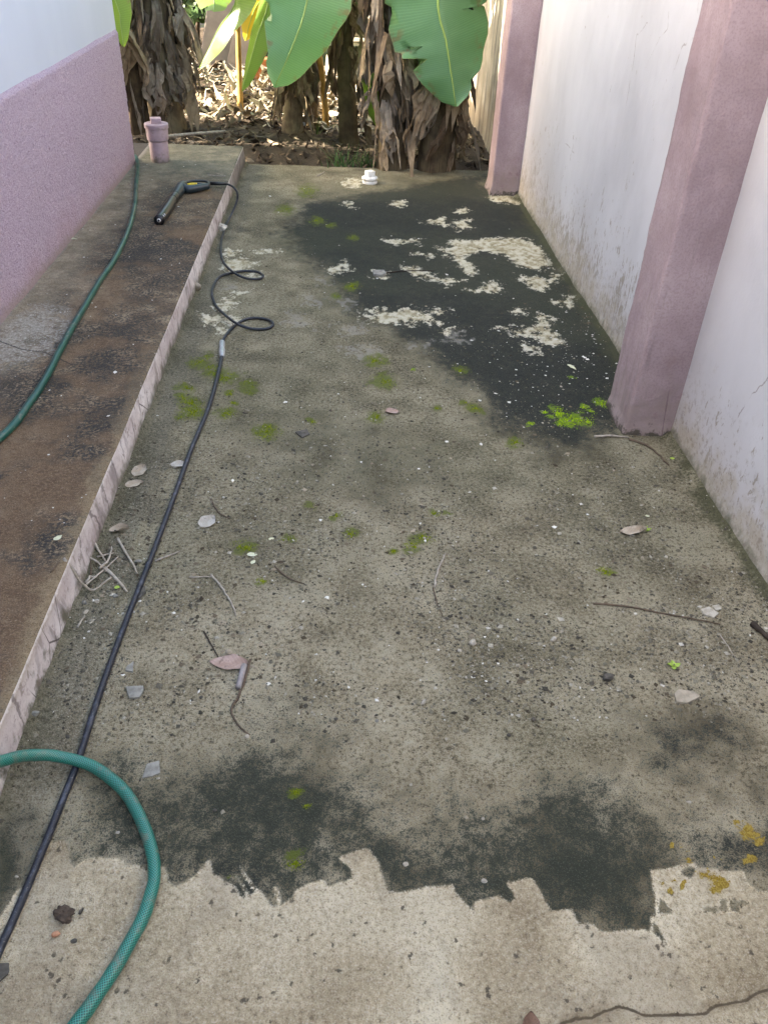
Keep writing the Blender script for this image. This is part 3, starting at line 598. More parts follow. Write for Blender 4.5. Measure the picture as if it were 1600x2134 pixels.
hp += [np.array([-1.11, 2.02, KH + hr]), np.array([-1.17, 1.78, KH + hr]), np.array([-1.19, 1.5, KH + hr]), np.array([-1.13, 1.24, KH + hr]), np.array([-.99, 1.09, KH + hr]), np.array([-.84, 1.045, KH + hr])]
for x, y, z in [(-60, 1606, .139), (0, 1588, .105), (60, 1577, .068), (130, 1580, .034), (200, 1602, .015), (250, 1640, hr), (290, 1700, hr), (315, 1770, hr), (319, 1830, hr), (302, 1900, hr), (266, 1975, hr), (222, 2050, hr), (170, 2120, hr), (120, 2190, hr), (40, 2290, hr)]:
    hp.append(P(x, y, z))
sp_ = catmull(hp, 12)
for i in range(len(sp_)):
    if sp_[i][0] > KX + .16: sp_[i][2] = max(sp_[i][2], float(slab_z(sp_[i][0], sp_[i][1])) + hr)
hn = np.arange(len(sp_)); sp_ = sp_ + np.stack([(fbm(hn * .05, hn * 0, 3, 141) - .5) * .012, (fbm(hn * .05, hn * 0, 3, 142) - .5) * .012, hn * 0], 1)
V, Fc, UV = tube(sp_, hr * (1 + .12 * (fbm(hn * .12, hn * 0, 3, 143) - .5)), 20)
o = link('garden_hose', mesh('garden_hose', V, Fc, True, UV), M['hose'])
tag(o, 'green braided garden hose running along the walkway and curling over the kerb', 'hose')

def mat_black():
    t = NT('black_rubber'); u, v, w = t.xyz(t.uv())
    sc = t.noise(1, 4, .65, vec=t.map((3, 26, 1), vec=t.uv())); n = t.noise(240, 3, .6)
    c = t.mix(t.step(.52, .68, sc), (.010, .012, .018), (.055, .062, .082))
    c = t.mix(t.mul(t.step(.6, .72, n), .5), c, (.20, .19, .165))
    return t.done(c, .48, t.bump(t.mul(sc, 1), .25, .002), .5)
M['black'] = mat_black()
M['metal'] = mat_plain('grey_fitting', (.42, .43, .43), .42, .5, .2, 60, Metallic=.6)
br = .0078
bp = [(-140, 2330), (-60, 2130), (0, 1985), (40, 1890), (90, 1770), (130, 1670), (165, 1580), (210, 1440), (265, 1290), (320, 1150), (365, 1030), (400, 935), (435, 850), (455, 780), (463, 740)]
def onslab(L, r, off=0): 
    out = []
    for q in L:
        p = P(q[0], q[1], r + (q[2] if len(q) > 2 else 0)); p[2] = max(p[2], float(slab_z(p[0], p[1])) + r) if len(q) < 3 or q[2] < .02 else p[2]; out.append(p)
    return out
ph = empty('pressure_hose', P(463, 730, 0), 'black pressure washer hose on the slab looping twice up to the spray gun', 'hose')
pof = tuple(P(463, 730, 0))
q = catmull(onslab(bp, br), 12)
V, Fc, UV = tube(q, br, 14); addw('main_line', mesh('main_line', V, Fc, True, UV), M['black'], ph, pof)
c0 = q[-1]; c1 = onslab([(463, 712)], .009)[0]; dd = (c1 - c0); 
V, Fc, UV = tube([c0 - dd * .15, c0, c0 + dd * .02, c0 + dd * .42, c0 + dd * .44, c0 + dd * .56, c0 + dd * .58, c0 + dd * .95, c0 + dd * 1.0], [.009, .0125, .0135, .0135, .010, .010, .0125, .0125, .008], 12)
addw('coupling', mesh('coupling', V, Fc, False), M['metal'], ph, pof)
lp = zq([(700, 1495), (730, 1440), (795, 1370), (870, 1322), (960, 1305), (1060, 1320), (1102, 1352), (1070, 1386), (970, 1395), (880, 1378), (800, 1342), (720, 1280), (650, 1210), (620, 1130), (640, 1050), (690, 985), (780, 950), (870, 935), (970, 940), (1022, 968), (1000, 994), (920, 996), (850, 977), (770, 930), (710, 870), (690, 800), (695, 700), (728, 590), (768, 490), (812, 390), (820, 320), (790, 270), (742, 243)])
lz = [0] * len(lp)
for i, z in {9: .008, 10: .019, 11: .008, 21: .006, 22: .016, 23: .018, 24: .006, 28: .022, 29: .075, 30: .125, 31: .15, 32: .155}.items(): lz[i] = z
lr = .0062
q2 = catmull([c1] + onslab([(x, y, z) if z else (x, y) for (x, y), z in zip(lp, lz)], lr), 10)
V, Fc, UV = tube(q2, lr, 12); addw('lead_line', mesh('lead_line', V, Fc, True, UV), M['black'], ph, pof)

# spray gun: shaped in the plane it lies in
M['gun'] = mat_plain('gun_plastic', (.018, .030, .034), .38, .5, .3, 25)
M['gunb'] = mat_plain('gun_black', (.010, .011, .012), .32, .5, .3, 25)
M['yellow'] = mat_plain('yellow_plastic', (.55, .42, .02), .45)
M['whitep'] = mat_plain('white_plastic', (.72, .72, .70), .45, .5, .12, 40)
gz = KH + .024
gl = lambda x, y, z=gz: P(280 + x * .2625, 320 + y * .2625, z)
gun = empty('spray_gun', gl(370, 265, KH), 'dark pressure washer spray gun with a yellow lock lying on the walkway', 'spray gun'); gof = tuple(gl(370, 265, KH))
def tpart(name, pts, rad, mat, seg=12, flat=1.0, sm=True, n=4):
    pp = catmull(pts, n); rr = np.interp(np.linspace(0, 1, len(pp)), np.linspace(0, 1, len(rad)), rad)
    V, Fc, UV = tube(pp, rr, seg, flat=flat); return addw(name, mesh(name, V, Fc, sm, UV), mat, gun, gof)
tpart('barrel', [gl(318, 345), gl(290, 390), gl(255, 450), gl(215, 505), gl(197, 530)], [.022, .028, .031, .030, .028], M['gunb'], 14)
tpart('collar', [gl(326, 338), gl(316, 350), gl(306, 366)], [.0255, .027, .0255], M['gunb'], 14)
tpart('body', [gl(395, 250), gl(372, 272), gl(350, 305), gl(326, 340)], [.026, .033, .030, .024], M['gun'], 12)
tpart('grip', [gl(372, 268), gl(420, 282), gl(480, 278), gl(540, 266), gl(590, 258)], [.029, .025, .022, .021, .018], M['gun'], 12)
tpart('trigger_guard', [gl(395, 243, gz + .01), gl(440, 224, gz + .012), gl(510, 217, gz + .012), gl(570, 222, gz + .01), gl(592, 240, gz + .004), gl(588, 262, gz)], [.010, .008, .007, .007, .009, .011], M['gunb'], 8)
tpart('trigger', [gl(420, 250, gz + .006), gl(460, 247, gz + .008), gl(510, 243, gz + .008), gl(545, 246, gz + .006)], [.009, .010, .010, .008], M['gunb'], 8)
tpart('lock', [gl(424, 246, gz + .014), gl(455, 243, gz + .016), gl(497, 241, gz + .014)], [.007, .009, .007], M['yellow'], 8)
V, Fc = join(*[tube([gl(592 + k * 12, 236, gz), gl(599 + k * 12, 236.4, gz)], [.0125 - k * .0004] * 2, 10)[:2] for k in range(12)], tube([gl(588, 236, gz), gl(742, 242, gz)], [.0108, .008], 10)[:2])
addw('strain_relief', mesh('strain_relief', V, Fc), M['gunb'], gun, gof)
e0 = gl(197, 530); ax = (e0 - gl(215, 505)); ax /= np.linalg.norm(ax)
V, Fc, UV = tube([e0 + ax * .0005, e0 + ax * .003], [.010, .010], 16)
no = addw('nozzle_tip', mesh('nozzle_tip', V, Fc), M['whitep'], gun, gof)
V, Fc, UV = tube([e0 + ax * .002, e0 + ax * .0045], [.006, .006], 12)
o = link('nozzle_hole', mesh('nozzle_hole', V, Fc), M['gunb'], no)
for k, (x, y) in enumerate([(231, 486), (240, 476)]):
    a = gl(x - 5, y - 2, gz + .0235); b = gl(x + 3, y + 10, gz + .0235); w = gl(x + 2, y - 1, gz + .0235) - a
    V = [a, b, b + w * .9, a + w * .9]; V = V + [v - np.array([0, 0, .003]) for v in V]
    addw('print_mark', mesh('print_mark', V, [(0, 1, 2, 3), (7, 6, 5, 4), (0, 4, 5, 1), (1, 5, 6, 2), (2, 6, 7, 3), (3, 7, 4, 0)], False), M['whitep'], gun, gof)

# cleanout pipe on the walkway
t = NT('mauve_gloss'); pzz = t.xyz()[2]; pn = t.noise(30, 5, .65)
pc_ = t.ramp(t.noise(12, 4), [(.35, (.32, .235, .25)), (.65, (.42, .32, .34))])
pc_ = t.mix(t.step(.06, .0, t.add(pzz, t.mul(t.sub(pn, .5), .16)), 0, .8), pc_, (.12, .11, .075)); pc_ = t.mix(t.mul(t.step(.52, .64, pn), .45), pc_, (.22, .18, .165))
M['mpipe'] = t.done(pc_, t.step(.4, .6, pn, .3, .6), None, .5)
pb_ = P(335, 336, KH); pz = float(walk_z(pb_[0], pb_[1])); pof2 = (pb_[0], pb_[1], pz)
pipe = empty('cleanout_pipe', pof2, 'mauve painted drain pipe stub with square-topped cap standing on the walkway', 'pipe')
def lat(name, prof, mat, par, seg=28):
    V, Fc = lathe(prof, seg); o = link(name, mesh(name, V, Fc), mat, par); return bevel(o, .0015, 2)
lat('pipe_stub', [(.062, -.01), (.062, .135)], M['mpipe'], pipe)
lat('collar', [(.063, .128), (.070, .138), (.072, .205), (.067, .212)], M['mpipe'], pipe)
cp = lat('cap', [(.066, .205), (.078, .208), (.078, .232), (.075, .236), (.050, .238), (.030, .238)], M['mpipe'], pipe)
V, Fc = box_vf(-.034, .034, -.034, .034, .236, .268)
o = link('square_nut', mesh('square_nut', V, Fc, False), M['mpipe'], cp); o.rotation_euler.z = .25; bevel(o, .004, 2)
# white plug in the slab
t = NT('white_plug'); M['plug'] = t.done(t.mix(t.step(.5, .7, t.noise(40, 5, .7)), (.78, .77, .72), (.46, .44, .37)), .6, spec=.4)
wb = P(770, 381, 0); wz = float(slab_z(wb[0], wb[1]))
plug = empty('drain_plug', (wb[0], wb[1], wz), 'white plastic drain plug with square top set in the slab near the bananas', 'plug')
lat('ring', [(.052, -.008), (.054, .012), (.050, .018)], M['plug'], plug)
lat('flange', [(.046, .016), (.050, .022), (.057, .030), (.056, .040), (.046, .045)], M['plug'], plug)
V, Fc = box_vf(-.028, .028, -.028, .028, .043, .082)
o = link('square_top', mesh('square_top', V, Fc, False), M['plug'], plug); o.rotation_euler.z = .5; bevel(o, .004, 2)

# ================================================================ DEBRIS ON THE SLAB AND WALKWAY
def gz_at(x, y): return float(walk_z(x, y)) if x < KX else float(slab_z(x, y))
def at(px, py, walkway=False):
    z = KH if walkway else 0.0
    p = P(px, py, z); p[2] = gz_at(p[0], p[1]); return p
def mat_leaf(name, a, b, rough=.8):
    t = NT(name); n = t.noise(22, 4, .6); u, v, w = t.xyz(t.uv())
    c = t.mix(t.step(.35, .65, n), a, b)
    vein = t.ma('ABSOLUTE', t.sub(t.ma('FRACT', t.sub(t.mul(u, 9), t.mul(t.ma('ABSOLUTE', v), 2.2))), .5))
    c = t.mix(t.step(.09, .03, vein, 0, .35), c, tuple(x * .55 for x in a))
    c = t.mix(t.mul(t.step(.60, .7, t.noise(70, 3)), .5), c, tuple(x * .35 for x in a))
    return t.done(c, rough, t.bump(t.add(n, t.mul(vein, .5)), .4, .003), .3)
M['lf_pale'] = mat_leaf('dry_leaf_pale', (.32, .26, .185), (.46, .40, .31))
M['lf_grey'] = mat_leaf('dry_leaf_grey', (.34, .31, .25), (.48, .45, .385))
M['lf_pink'] = mat_leaf('dry_leaf_pink', (.30, .205, .16), (.42, .31, .26))
M['lf_brown'] = mat_leaf('dry_leaf_brown', (.12, .065, .04), (.20, .12, .08))
M['lf_cream'] = mat_leaf('leaf_cream', (.55, .55, .35), (.68, .68, .5))
M['lf_green'] = mat_leaf('leaf_green', (.28, .40, .06), (.42, .55, .13))
def leaf_mesh(L, W, curl, fold, seed, tip=1.3, nu=14, nv=8):
    u = np.linspace(0, 1, nu + 1); v = np.linspace(-1, 1, nv + 1); V = []; UV = []
    r = np.random.default_rng(seed); ph1, ph2 = r.random(2) * 6
    for i, s in enumerate(u):
        w = W / 2 * max(.03, (math.sin(math.pi * (s ** .85)) ** .72)) * (1 - .25 * max(0, s - .6) * tip)
        for q in v:
            x = (s - .5) * L; y = q * w * (1 + .05 * math.sin(s * 17 + ph1))
            z = fold * abs(q) * w + curl * W * (abs(q) ** 2) * (.5 + .5 * math.sin(s * 4 + ph1)) + .05 * L * math.sin(s * 5 + ph2) * curl + .012 * L * math.sin(s * 13 + q * 4 + ph2) + .25 * curl * L * (s - .5) ** 2
            V.append((x, y, z)); UV.append((s, q))
    V = np.array(V); V[:, 2] -= V[:, 2].min() - .0008
    Fc = [(i * (nv + 1) + j, (i + 1) * (nv + 1) + j, (i + 1) * (nv + 1) + j + 1, i * (nv + 1) + j + 1) for i in range(nu) for j in range(nv)]
    n = len(V); V2 = V + np.array([0, 0, .0004]); Fc2 = [tuple(a + n for a in f) for f in Fc]
    Fc = [f[::-1] for f in Fc]
    sk = list(V[(nv // 2)::(nv + 1)][:1])
    return mesh('leaf', np.vstack([V, V2]), Fc + Fc2, True, UV + UV), V
def ground_leaf(px, py, L, W, rot, mat, label, curl=.25, fold=.15, seed=0, walkway=False, lift=0, name='fallen_leaf', cat='leaf', stem=True):
    p = at(px, py, walkway); L *= 1.3; W *= 1.3; curl *= .55; fold *= .6
    me, V = leaf_mesh(L, W, curl, fold, seed + int(px))
    o = link(name, me, M[mat], None, p + np.array([0, 0, lift + .001])); o.rotation_euler.z = rot; tag(o, label, cat)
    if stem:
        b = V[4]; Vt, Ft, _ = tube(catmull([b + [.004, 0, .0005], b + [-.10 * L, .02 * L, .001], b + [-.22 * L, .07 * L, .0012 - b[2] * .5]], 3), [.0011, .0010, .0007] + [.0007] * 4, 5)
        link('stem', mesh('stem', Vt, Ft), M[mat], o)
    return o
R = math.radians
ground_leaf(293, 988, .050, .036, R(70), 'lf_pale', 'pale dry oval leaf by the kerb, the upper of two touching leaves', .30, .25)
ground_leaf(281, 1014, .047, .030, R(20), 'lf_pale', 'pale dry leaf by the kerb, the lower of two touching leaves', .2, .1, 3)
ground_leaf(374, 970, .046, .030, R(-5), 'lf_grey', 'pale grey dry leaf tucked against the black hose', .2, .05, 1)
ground_leaf(433, 1088, .050, .040, R(60), 'lf_grey', 'round whitish grey dry leaf lying alone right of the black hose', .2, .08, 2)
ground_leaf(250, 1112, .046, .026, R(5), 'lf_pale', 'curled cream dry leaf beside the kerb above the twig tangle', .7, .4, 5)
big = ground_leaf(478, 1386, .076, .038, R(172), 'lf_pink', 'large pinkish brown dry leaf with a pebble on top', .18, .12, 6)
ground_leaf(818, 858, .042, .032, R(10), 'lf_pink', 'lone pinkish tan dry leaf in the middle of the slab', .25, .15, 7)
ground_leaf(1318, 1110, .066, .030, R(5), 'lf_pale', 'rolled grey dry leaf with a green sprig on the right of the slab', .8, .5, 8)
ground_leaf(1106, 2140, .036, .024, R(80), 'lf_brown', 'dark brown dry leaf at the bottom of the cleaned concrete', .5, .4, 9)
ground_leaf(526, 1157, .024, .014, R(0), 'lf_cream', 'small cream yellow leaf, the larger of a touching pair', .1, .1, 10, stem=False)
ground_leaf(528, 1173, .015, .010, R(60), 'lf_cream', 'tiny cream leaf just below a larger cream leaf', .2, .1, 11, stem=False)
ground_leaf(566, 1124, .014, .009, R(20), 'lf_cream', 'tiny cream leaf beside the green moss spots left of centre', .1, .1, 12, stem=False)
ground_leaf(122, 1123, .020, .013, R(50), 'lf_cream', 'small whitish leaf fallen on the dark walkway', .2, .1, 13, True, stem=False)
ground_leaf(148, 499, .055, .018, R(-8), 'lf_cream', 'whitish paper-like leaf on the walkway at the foot of the house wall', .1, .1, 14, True, stem=False)
ground_leaf(1190, 768, .045, .014, R(-65), 'lf_cream', 'thin pale leaf on the dark stain near the big pillar', .3, .2, 15, stem=False)
ground_leaf(246, 1231, .012, .010, R(0), 'lf_green', 'tiny pale green leaf among the kerb debris', .1, .1, 16, stem=False)
sprig = empty('leaf_sprig', at(1344, 1106), 'small green sprig at the end of the rolled grey leaf', 'sprig')
for k in range(6):
    me, V = leaf_mesh(.022, .008, .3, .2, 50 + k, nu=6, nv=4); o = link('leaf', me, M['lf_green'], sprig); o.rotation_euler = (0, -.3 - .1 * k, k * 1.05)
    V_, F_ = me, None
    o.location = (.008 * math.cos(k * 1.05), .008 * math.sin(k * 1.05), .003)
sprig = empty('leaf_sprig', at(1404, 1388), 'bright yellow-green sprig on the gritty ground at lower right', 'sprig')
for k in range(4):
    me, V = leaf_mesh(.020, .012, .3, .2, 70 + k, nu=6, nv=4); o = link('leaf', me, M['lf_green'], sprig); o.rotation_euler = (0, -.2, k * 1.3 + .3)
    o.location = (.009 * math.cos(k * 1.3 + .3), .009 * math.sin(k * 1.3 + .3), .002)
ground_leaf(1400, 956, .014, .011, R(0), 'lf_green', 'single tiny green leaf near the foot of the big pillar', .1, .1, 18, stem=False)
ground_leaf(1348, 1076, .012, .008, R(0), 'lf_cream', 'tiny orange-cream leaf above the rolled grey leaf', .2, .1, 19, stem=False)

def mat_twig(name, c): return mat_plain(name, c, .85, .2, .4, 60, .5)
M['twig'] = mat_twig('twig_brown', (.11, .080, .055)); M['twigp'] = mat_twig('twig_pale', (.34, .30, .24)); M['twigd'] = mat_twig('twig_dark', (.045, .034, .026))
def twig(pts, r, mat, label, group=None, walkway=False, lift=0, cat='twig', name='twig', side=None):
    r *= 1.0 if group else 1.2
    q = [at(x, y, walkway) for x, y in pts]; b = q[0].copy()
    z = [lift + r * (.9 + .6 * (i % 2)) for i in range(len(q))]
    q = [p + np.array([0, 0, zz]) - b for p, zz in zip(q, z)]
    c = catmull(q, 5); n = len(c); c = c + rng.normal(0, r * .25, c.shape) * np.array([1, 1, .3])
    rr = np.linspace(r * 1.1, r * .6, n) * (1 + .2 * rng.random(n))
    V, Fc, UV = tube(c, rr, 7); o = link(name, mesh(name, V, Fc), M[mat], None, b); return tag(o, label, cat, group)
twig([(440, 1198), (462, 1225), (482, 1258), (493, 1287)], .0024, 'twigp', 'bent pale twig on the slab right of the black hose')
twig([(395, 1203), (440, 1203)], .0018, 'twigp', 'short straight pale twig touching the bent pale twig')
twig([(573, 1182), (600, 1207), (640, 1222)], .0018, 'twig', 'thin curved brown twig left of the slab centre')
twig([(247, 1130), (268, 1165), (288, 1195)], .0030, 'twigp', 'pale twig pointing down from the curled cream leaf')
twig([(322, 1170), (375, 1150)], .0026, 'twigp', 'pale stick leaning across to the black hose')
twig([(222, 1192), (268, 1237)], .0042, 'twigp', 'thickest grey stick in the tangle against the kerb')
for k, L in enumerate([[(190, 1175), (205, 1160), (222, 1168)], [(178, 1233), (215, 1200), (248, 1168)], [(155, 1246), (190, 1240), (235, 1212)], [(193, 1210), (195, 1180)], [(205, 1172), (240, 1160)], [(200, 1150), (222, 1180)], [(127, 1274), (145, 1252)], [(188, 1182), (212, 1187), (225, 1200)], [(182, 1225), (190, 1213), (205, 1212)], [(230, 1140), (240, 1160)], [(165, 1318), (180, 1292)], [(210, 1195), (228, 1180), (236, 1150)]]):
    twig(L, .0016 + .0009 * (k % 3), 'twigp' if k % 3 else 'twig', 'thin dry twig in the tangle lying against the kerb', 'twigs tangled against the kerb', lift=.0015 * (k % 4))
twig([(1238, 912), (1270, 911), (1308, 913)], .0036, 'twigp', 'straight pale twig lying before the foot of the big pillar')
twig([(1310, 917), (1345, 930), (1370, 948), (1392, 972)], .0030, 'twig', 'curved brown twig running from the big pillar toward the wall')
twig([(1235, 1258), (1300, 1264), (1380, 1278), (1440, 1291), (1500, 1302)], .0022, 'twig', 'long dark half-buried stick on the right of the slab')
twig([(1566, 1306), (1585, 1325), (1608, 1345)], .0062, 'twigd', 'short thick dark stick at the right edge of the slab')
twig([(905, 1225), (912, 1190), (928, 1155)], .0028, 'twigp', 'pale split twig standing out near the slab centre')
twig([(902, 1225), (912, 1262), (926, 1292)], .0014, 'twig', 'fine brown stalk below the pale split twig')
twig([(440, 1040), (455, 1068), (478, 1082)], .0020, 'twig', 'small forked brown twig above the round whitish leaf')
twig([(1497, 1320), (1520, 1355), (1535, 1380)], .0012, 'twigp', 'hair-thin pale stalk at right beside the dark sticks')
twig([(425, 1318), (440, 1345), (455, 1372)], .0016, 'twigd', 'thin dark stalk leading up from the large pinkish leaf')
twig([(522, 1378), (512, 1415), (497, 1455), (484, 1475), (486, 1495), (500, 1515), (520, 1532)], .0024, 'twig', 'long bent dry stalk hanging below the short grey tube')
twig([(800, 570), (850, 566), (905, 566)], .0024, 'twigd', 'dark thin twig on the far stained concrete')
twig([(662, 368), (676, 360)], .0035, 'twigp', 'short pale twig on the slab near its far edge')
twig([(432, 365), (470, 368), (452, 362)], .0018, 'twigp', 'thin straw on the walkway behind the spray gun', walkway=True)
# cut tube
tb = at(500, 1420); a = at(510, 1393) - tb; b = at(497, 1440) - tb
M['tube'] = mat_plain('grey_tube', (.26, .235, .225), .5, .4, .25, 50)
prof = [a, a * .6 + b * .4, b]; prof = [p + np.array([0, 0, .0085 - p[2] * 0]) for p in prof]
V, Fc, UV = tube(prof + [prof[-1] + (prof[0] - prof[-1]) * .01, prof[-1] + (prof[0] - prof[-1]) * .2], [.0075, .0075, .0075, .0058, .0055], 14)
tag(link('cut_tube', mesh('cut_tube', V, Fc), M['tube'], None, tb), 'short cut piece of grey tube beside the large pinkish leaf', 'tube')

# stones and chips
def mat_stone(name, a, b): 
    t = NT(name); n = t.noise(60, 5, .65); return t.done(t.mix(t.step(.3, .7, n), a, b), .92, t.bump(n, .6, .003), .2)
M['st_grey'] = mat_stone('stone_grey', (.17, .165, .14), (.29, .28, .24)); M['st_pale'] = mat_stone('stone_pale', (.30, .27, .21), (.48, .44, .36))
M['st_dark'] = mat_stone('stone_dark', (.055, .05, .042), (.12, .11, .09)); M['st_red'] = mat_stone('brick_chip', (.34, .13, .065), (.50, .31, .20)); M['st_tan'] = mat_stone('stone_tan', (.26, .225, .165), (.38, .33, .25))
_ico = None
def rock_mesh(rx, ry, rz, seed):
    bm = bmesh.new(); bmesh.ops.create_icosphere(bm, subdivisions=2, radius=1); r = np.random.default_rng(seed)
    d = r.normal(size=(7, 3)); d /= np.linalg.norm(d, axis=1)[:, None]; h = r.uniform(.55, .85, 7)
    for v in bm.verts:
        c = np.array(v.co)
        for a, k in zip(d, h):
            e = c @ a - k
            if e > 0: c = c - a * e
        c *= 1 + r.normal(0, .02); v.co = (c[0] * rx, c[1] * ry, c[2] * rz)
    zmin = min(v.co.z for v in bm.verts)
    for v in bm.verts: v.co.z -= zmin + rz * .15
    me = bpy.data.meshes.new('stone'); bm.to_mesh(me); bm.free(); return me
def stone(px, py, rx, ry, rz, mat, label, rot=0, walkway=False, lift=0, name='stone', cat='stone', group=None):
    o = link(name, rock_mesh(rx, ry, rz, int(px * 7 + py)), M[mat], None, at(px, py, walkway) + np.array([0, 0, lift])); o.rotation_euler.z = rot; return tag(o, label, cat, group)
def chip(px, py, outline, th, mat, label, walkway=False):
    p = at(px, py, walkway); pts = [at(x, y, walkway) - p for x, y in outline]; n = len(pts); r = np.random.default_rng(int(px))
    tops = []
    bot = [(q[0], q[1], q[2] - .003) for q in pts]; top = [(q[0] * .95, q[1] * .95, q[2] + th * r.uniform(.7, 1.2)) for q in pts]
    V = bot + top + [(0, 0, th * 1.1)]
    Fc = [(i, (i + 1) % n, n + (i + 1) % n, n + i) for i in range(n)] + [(n + i, n + (i + 1) % n, 2 * n) for i in range(n)] + [tuple(range(n))[::-1]]
    return tag(link('concrete_chip', mesh('concrete_chip', V, Fc, False), M[mat], None, p), label, 'chip')
chip(283, 1442, [(263, 1433), (300, 1431), (301, 1440), (292, 1455), (270, 1457), (266, 1446)], .006, 'st_grey', 'flat grey chip on the slab between the black hose and the large pinkish leaf')
chip(318, 1604, [(306, 1592), (333, 1585), (335, 1612), (318, 1618), (296, 1622)], .005, 'st_grey', 'flat grey chip on the dark stain right of the hoses')
chip(268, 1395, [(262, 1400), (266, 1390), (280, 1381), (278, 1402)], .005, 'st_grey', 'narrow grey chip just above the larger flat grey chip')
chip(1425, 1452, [(1403, 1445), (1412, 1437), (1445, 1440), (1460, 1452), (1430, 1466), (1408, 1464)], .005, 'st_tan', 'broad tan chip embedded at the right of the gritty ground')
chip(1475, 1276, [(1458, 1271), (1476, 1266), (1496, 1282), (1486, 1290), (1464, 1282)], .006, 'st_pale', 'flat pale chip near the right wall above the dark sticks')
chip(1490, 1268, [(1482, 1264), (1496, 1262), (1502, 1272), (1490, 1275)], .005, 'st_pale', 'small pale chip touching a larger pale chip near the right wall')
chip(22, 2030, [(-4, 2012), (20, 2008), (18, 2032), (0, 2048), (-10, 2035)], .006, 'st_dark', 'dark flat chip at the lower left beside the black hose')
chip(785, 571, [(776, 566), (800, 567), (806, 573), (796, 577), (778, 575)], .012, 'st_grey', 'flat pale slate lying on the far dark stain')
chip(292, 1240, [(285, 1230), (303, 1222), (305, 1236), (290, 1252)], .006, 'st_dark', 'dark slate chip half under the black hose')
chip(629, 905, [(615, 902), (640, 895), (646, 906), (630, 914)], .005, 'st_dark', 'dark bluish chip by the moss left of centre')
for a in [(1264, 1416, .017, .012, .010, 'st_dark', 'rounded dark grey stone on the gritty ground at right', .3), (985, 1343, .012, .010, .008, 'st_pale', 'knobbly whitish stone below the middle of the slab', .5), (957, 1358, .006, .005, .004, 'st_pale', 'small white stone left of the knobbly whitish stone', 0), (1152, 1333, .011, .007, .006, 'st_pale', 'angular white stone on the gritty ground right of centre', .7),
          (412, 612, .032, .018, .020, 'st_tan', 'tan stone lying against the foot of the kerb beside the hose loops', -.8), (289, 1172, .011, .007, .006, 'st_grey', 'grey stone beside the black hose near the twigs', .2), (178, 1265, .009, .007, .006, 'st_grey', 'grey stone below the twig tangle', 0), (205, 1262, .010, .006, .006, 'st_pale', 'pale stone below the twig tangle', .5), (243, 1250, .009, .006, .005, 'st_grey', 'oval grey stone left of the black hose below the twigs', 0), (80, 1500, .010, .008, .007, 'st_grey', 'grey stone at the foot of the kerb low on the left', 0), (143, 1540, .006, .005, .005, 'st_dark', 'small dark stone between kerb and black hose', 0),
          (182, 1283, .011, .005, .005, 'st_pale', 'long pale stone chip by the kerb under the twigs', 1.0), (1110, 1503, .008, .006, .006, 'st_dark', 'mossy dark stone at centre right of the gritty ground', 0), (882, 1466, .010, .006, .005, 'st_pale', 'pale grey stone low in the middle of the gritty ground', .9), (1060, 1535, .006, .005, .005, 'st_dark', 'small dark stone above the lower stain', 0), (845, 1802, .0065, .005, .004, 'st_pale', 'cream pebble on the dark band above the cleaned edge', 0), (1008, 1838, .007, .005, .004, 'st_pale', 'cream pebble close to the notch of the cleaned edge', 0), (1434, 1671, .007, .004, .003, 'st_pale', 'white pebble on the speckled stain at lower right', 0), (971, 1705, .005, .004, .004, 'st_tan', 'tan pebble at the upper rim of the lower stain', 0), (1006, 1708, .0045, .0035, .003, 'st_pale', 'white pebble beside the tan pebble', 0), (246, 1735, .005, .004, .003, 'st_pale', 'whitish pebble left of the green hose curve', 0), (75, 1832, .004, .003, .003, 'st_pale', 'white pebble right of the black hose near the lower left', 0), (38, 1833, .004, .003, .003, 'st_pale', 'white pebble left of the black hose near the lower left', 0),
          (118, 1950, .0085, .006, .006, 'st_red', 'orange brick chip on the cleaned concrete at lower left', .2), (155, 1962, .006, .005, .004, 'st_dark', 'small dark stone beside the orange brick chip', 0), (170, 1900, .007, .004, .006, 'st_dark', 'dark shard right of the dried husk', 1.2), (330, 1622, .005, .004, .004, 'st_pale', 'small pale stone at the end of the flat chip', 0), (515, 1535, .007, .005, .005, 'st_pale', 'pale stone at the end of the bent stalk', 0), (448, 1690, .006, .004, .004, 'st_dark', 'dark speck of stone on the stain left of centre', 0), (420, 1455, .005, .004, .004, 'st_dark', 'small dark stone left of the bent stalk', 0), (1130, 1500, .004, .004, .004, 'st_dark', 'little dark stone beside the mossy dark stone', 0), (700, 1500, .006, .005, .005, 'st_dark', 'dark stone at the upper rim of the left stain', 0), (785, 1505, .005, .004, .004, 'st_grey', 'grey stone right of the dark stone above the left stain', 0)]:
    stone(*a)
stone(478, 1368, .0095, .008, .010, 'st_tan', 'tan pebble resting on the large pinkish leaf', .3, lift=.006)
M['husk'] = mat_plain('husk_brown', (.075, .055, .04), .9, .2, .5, 60, .6)
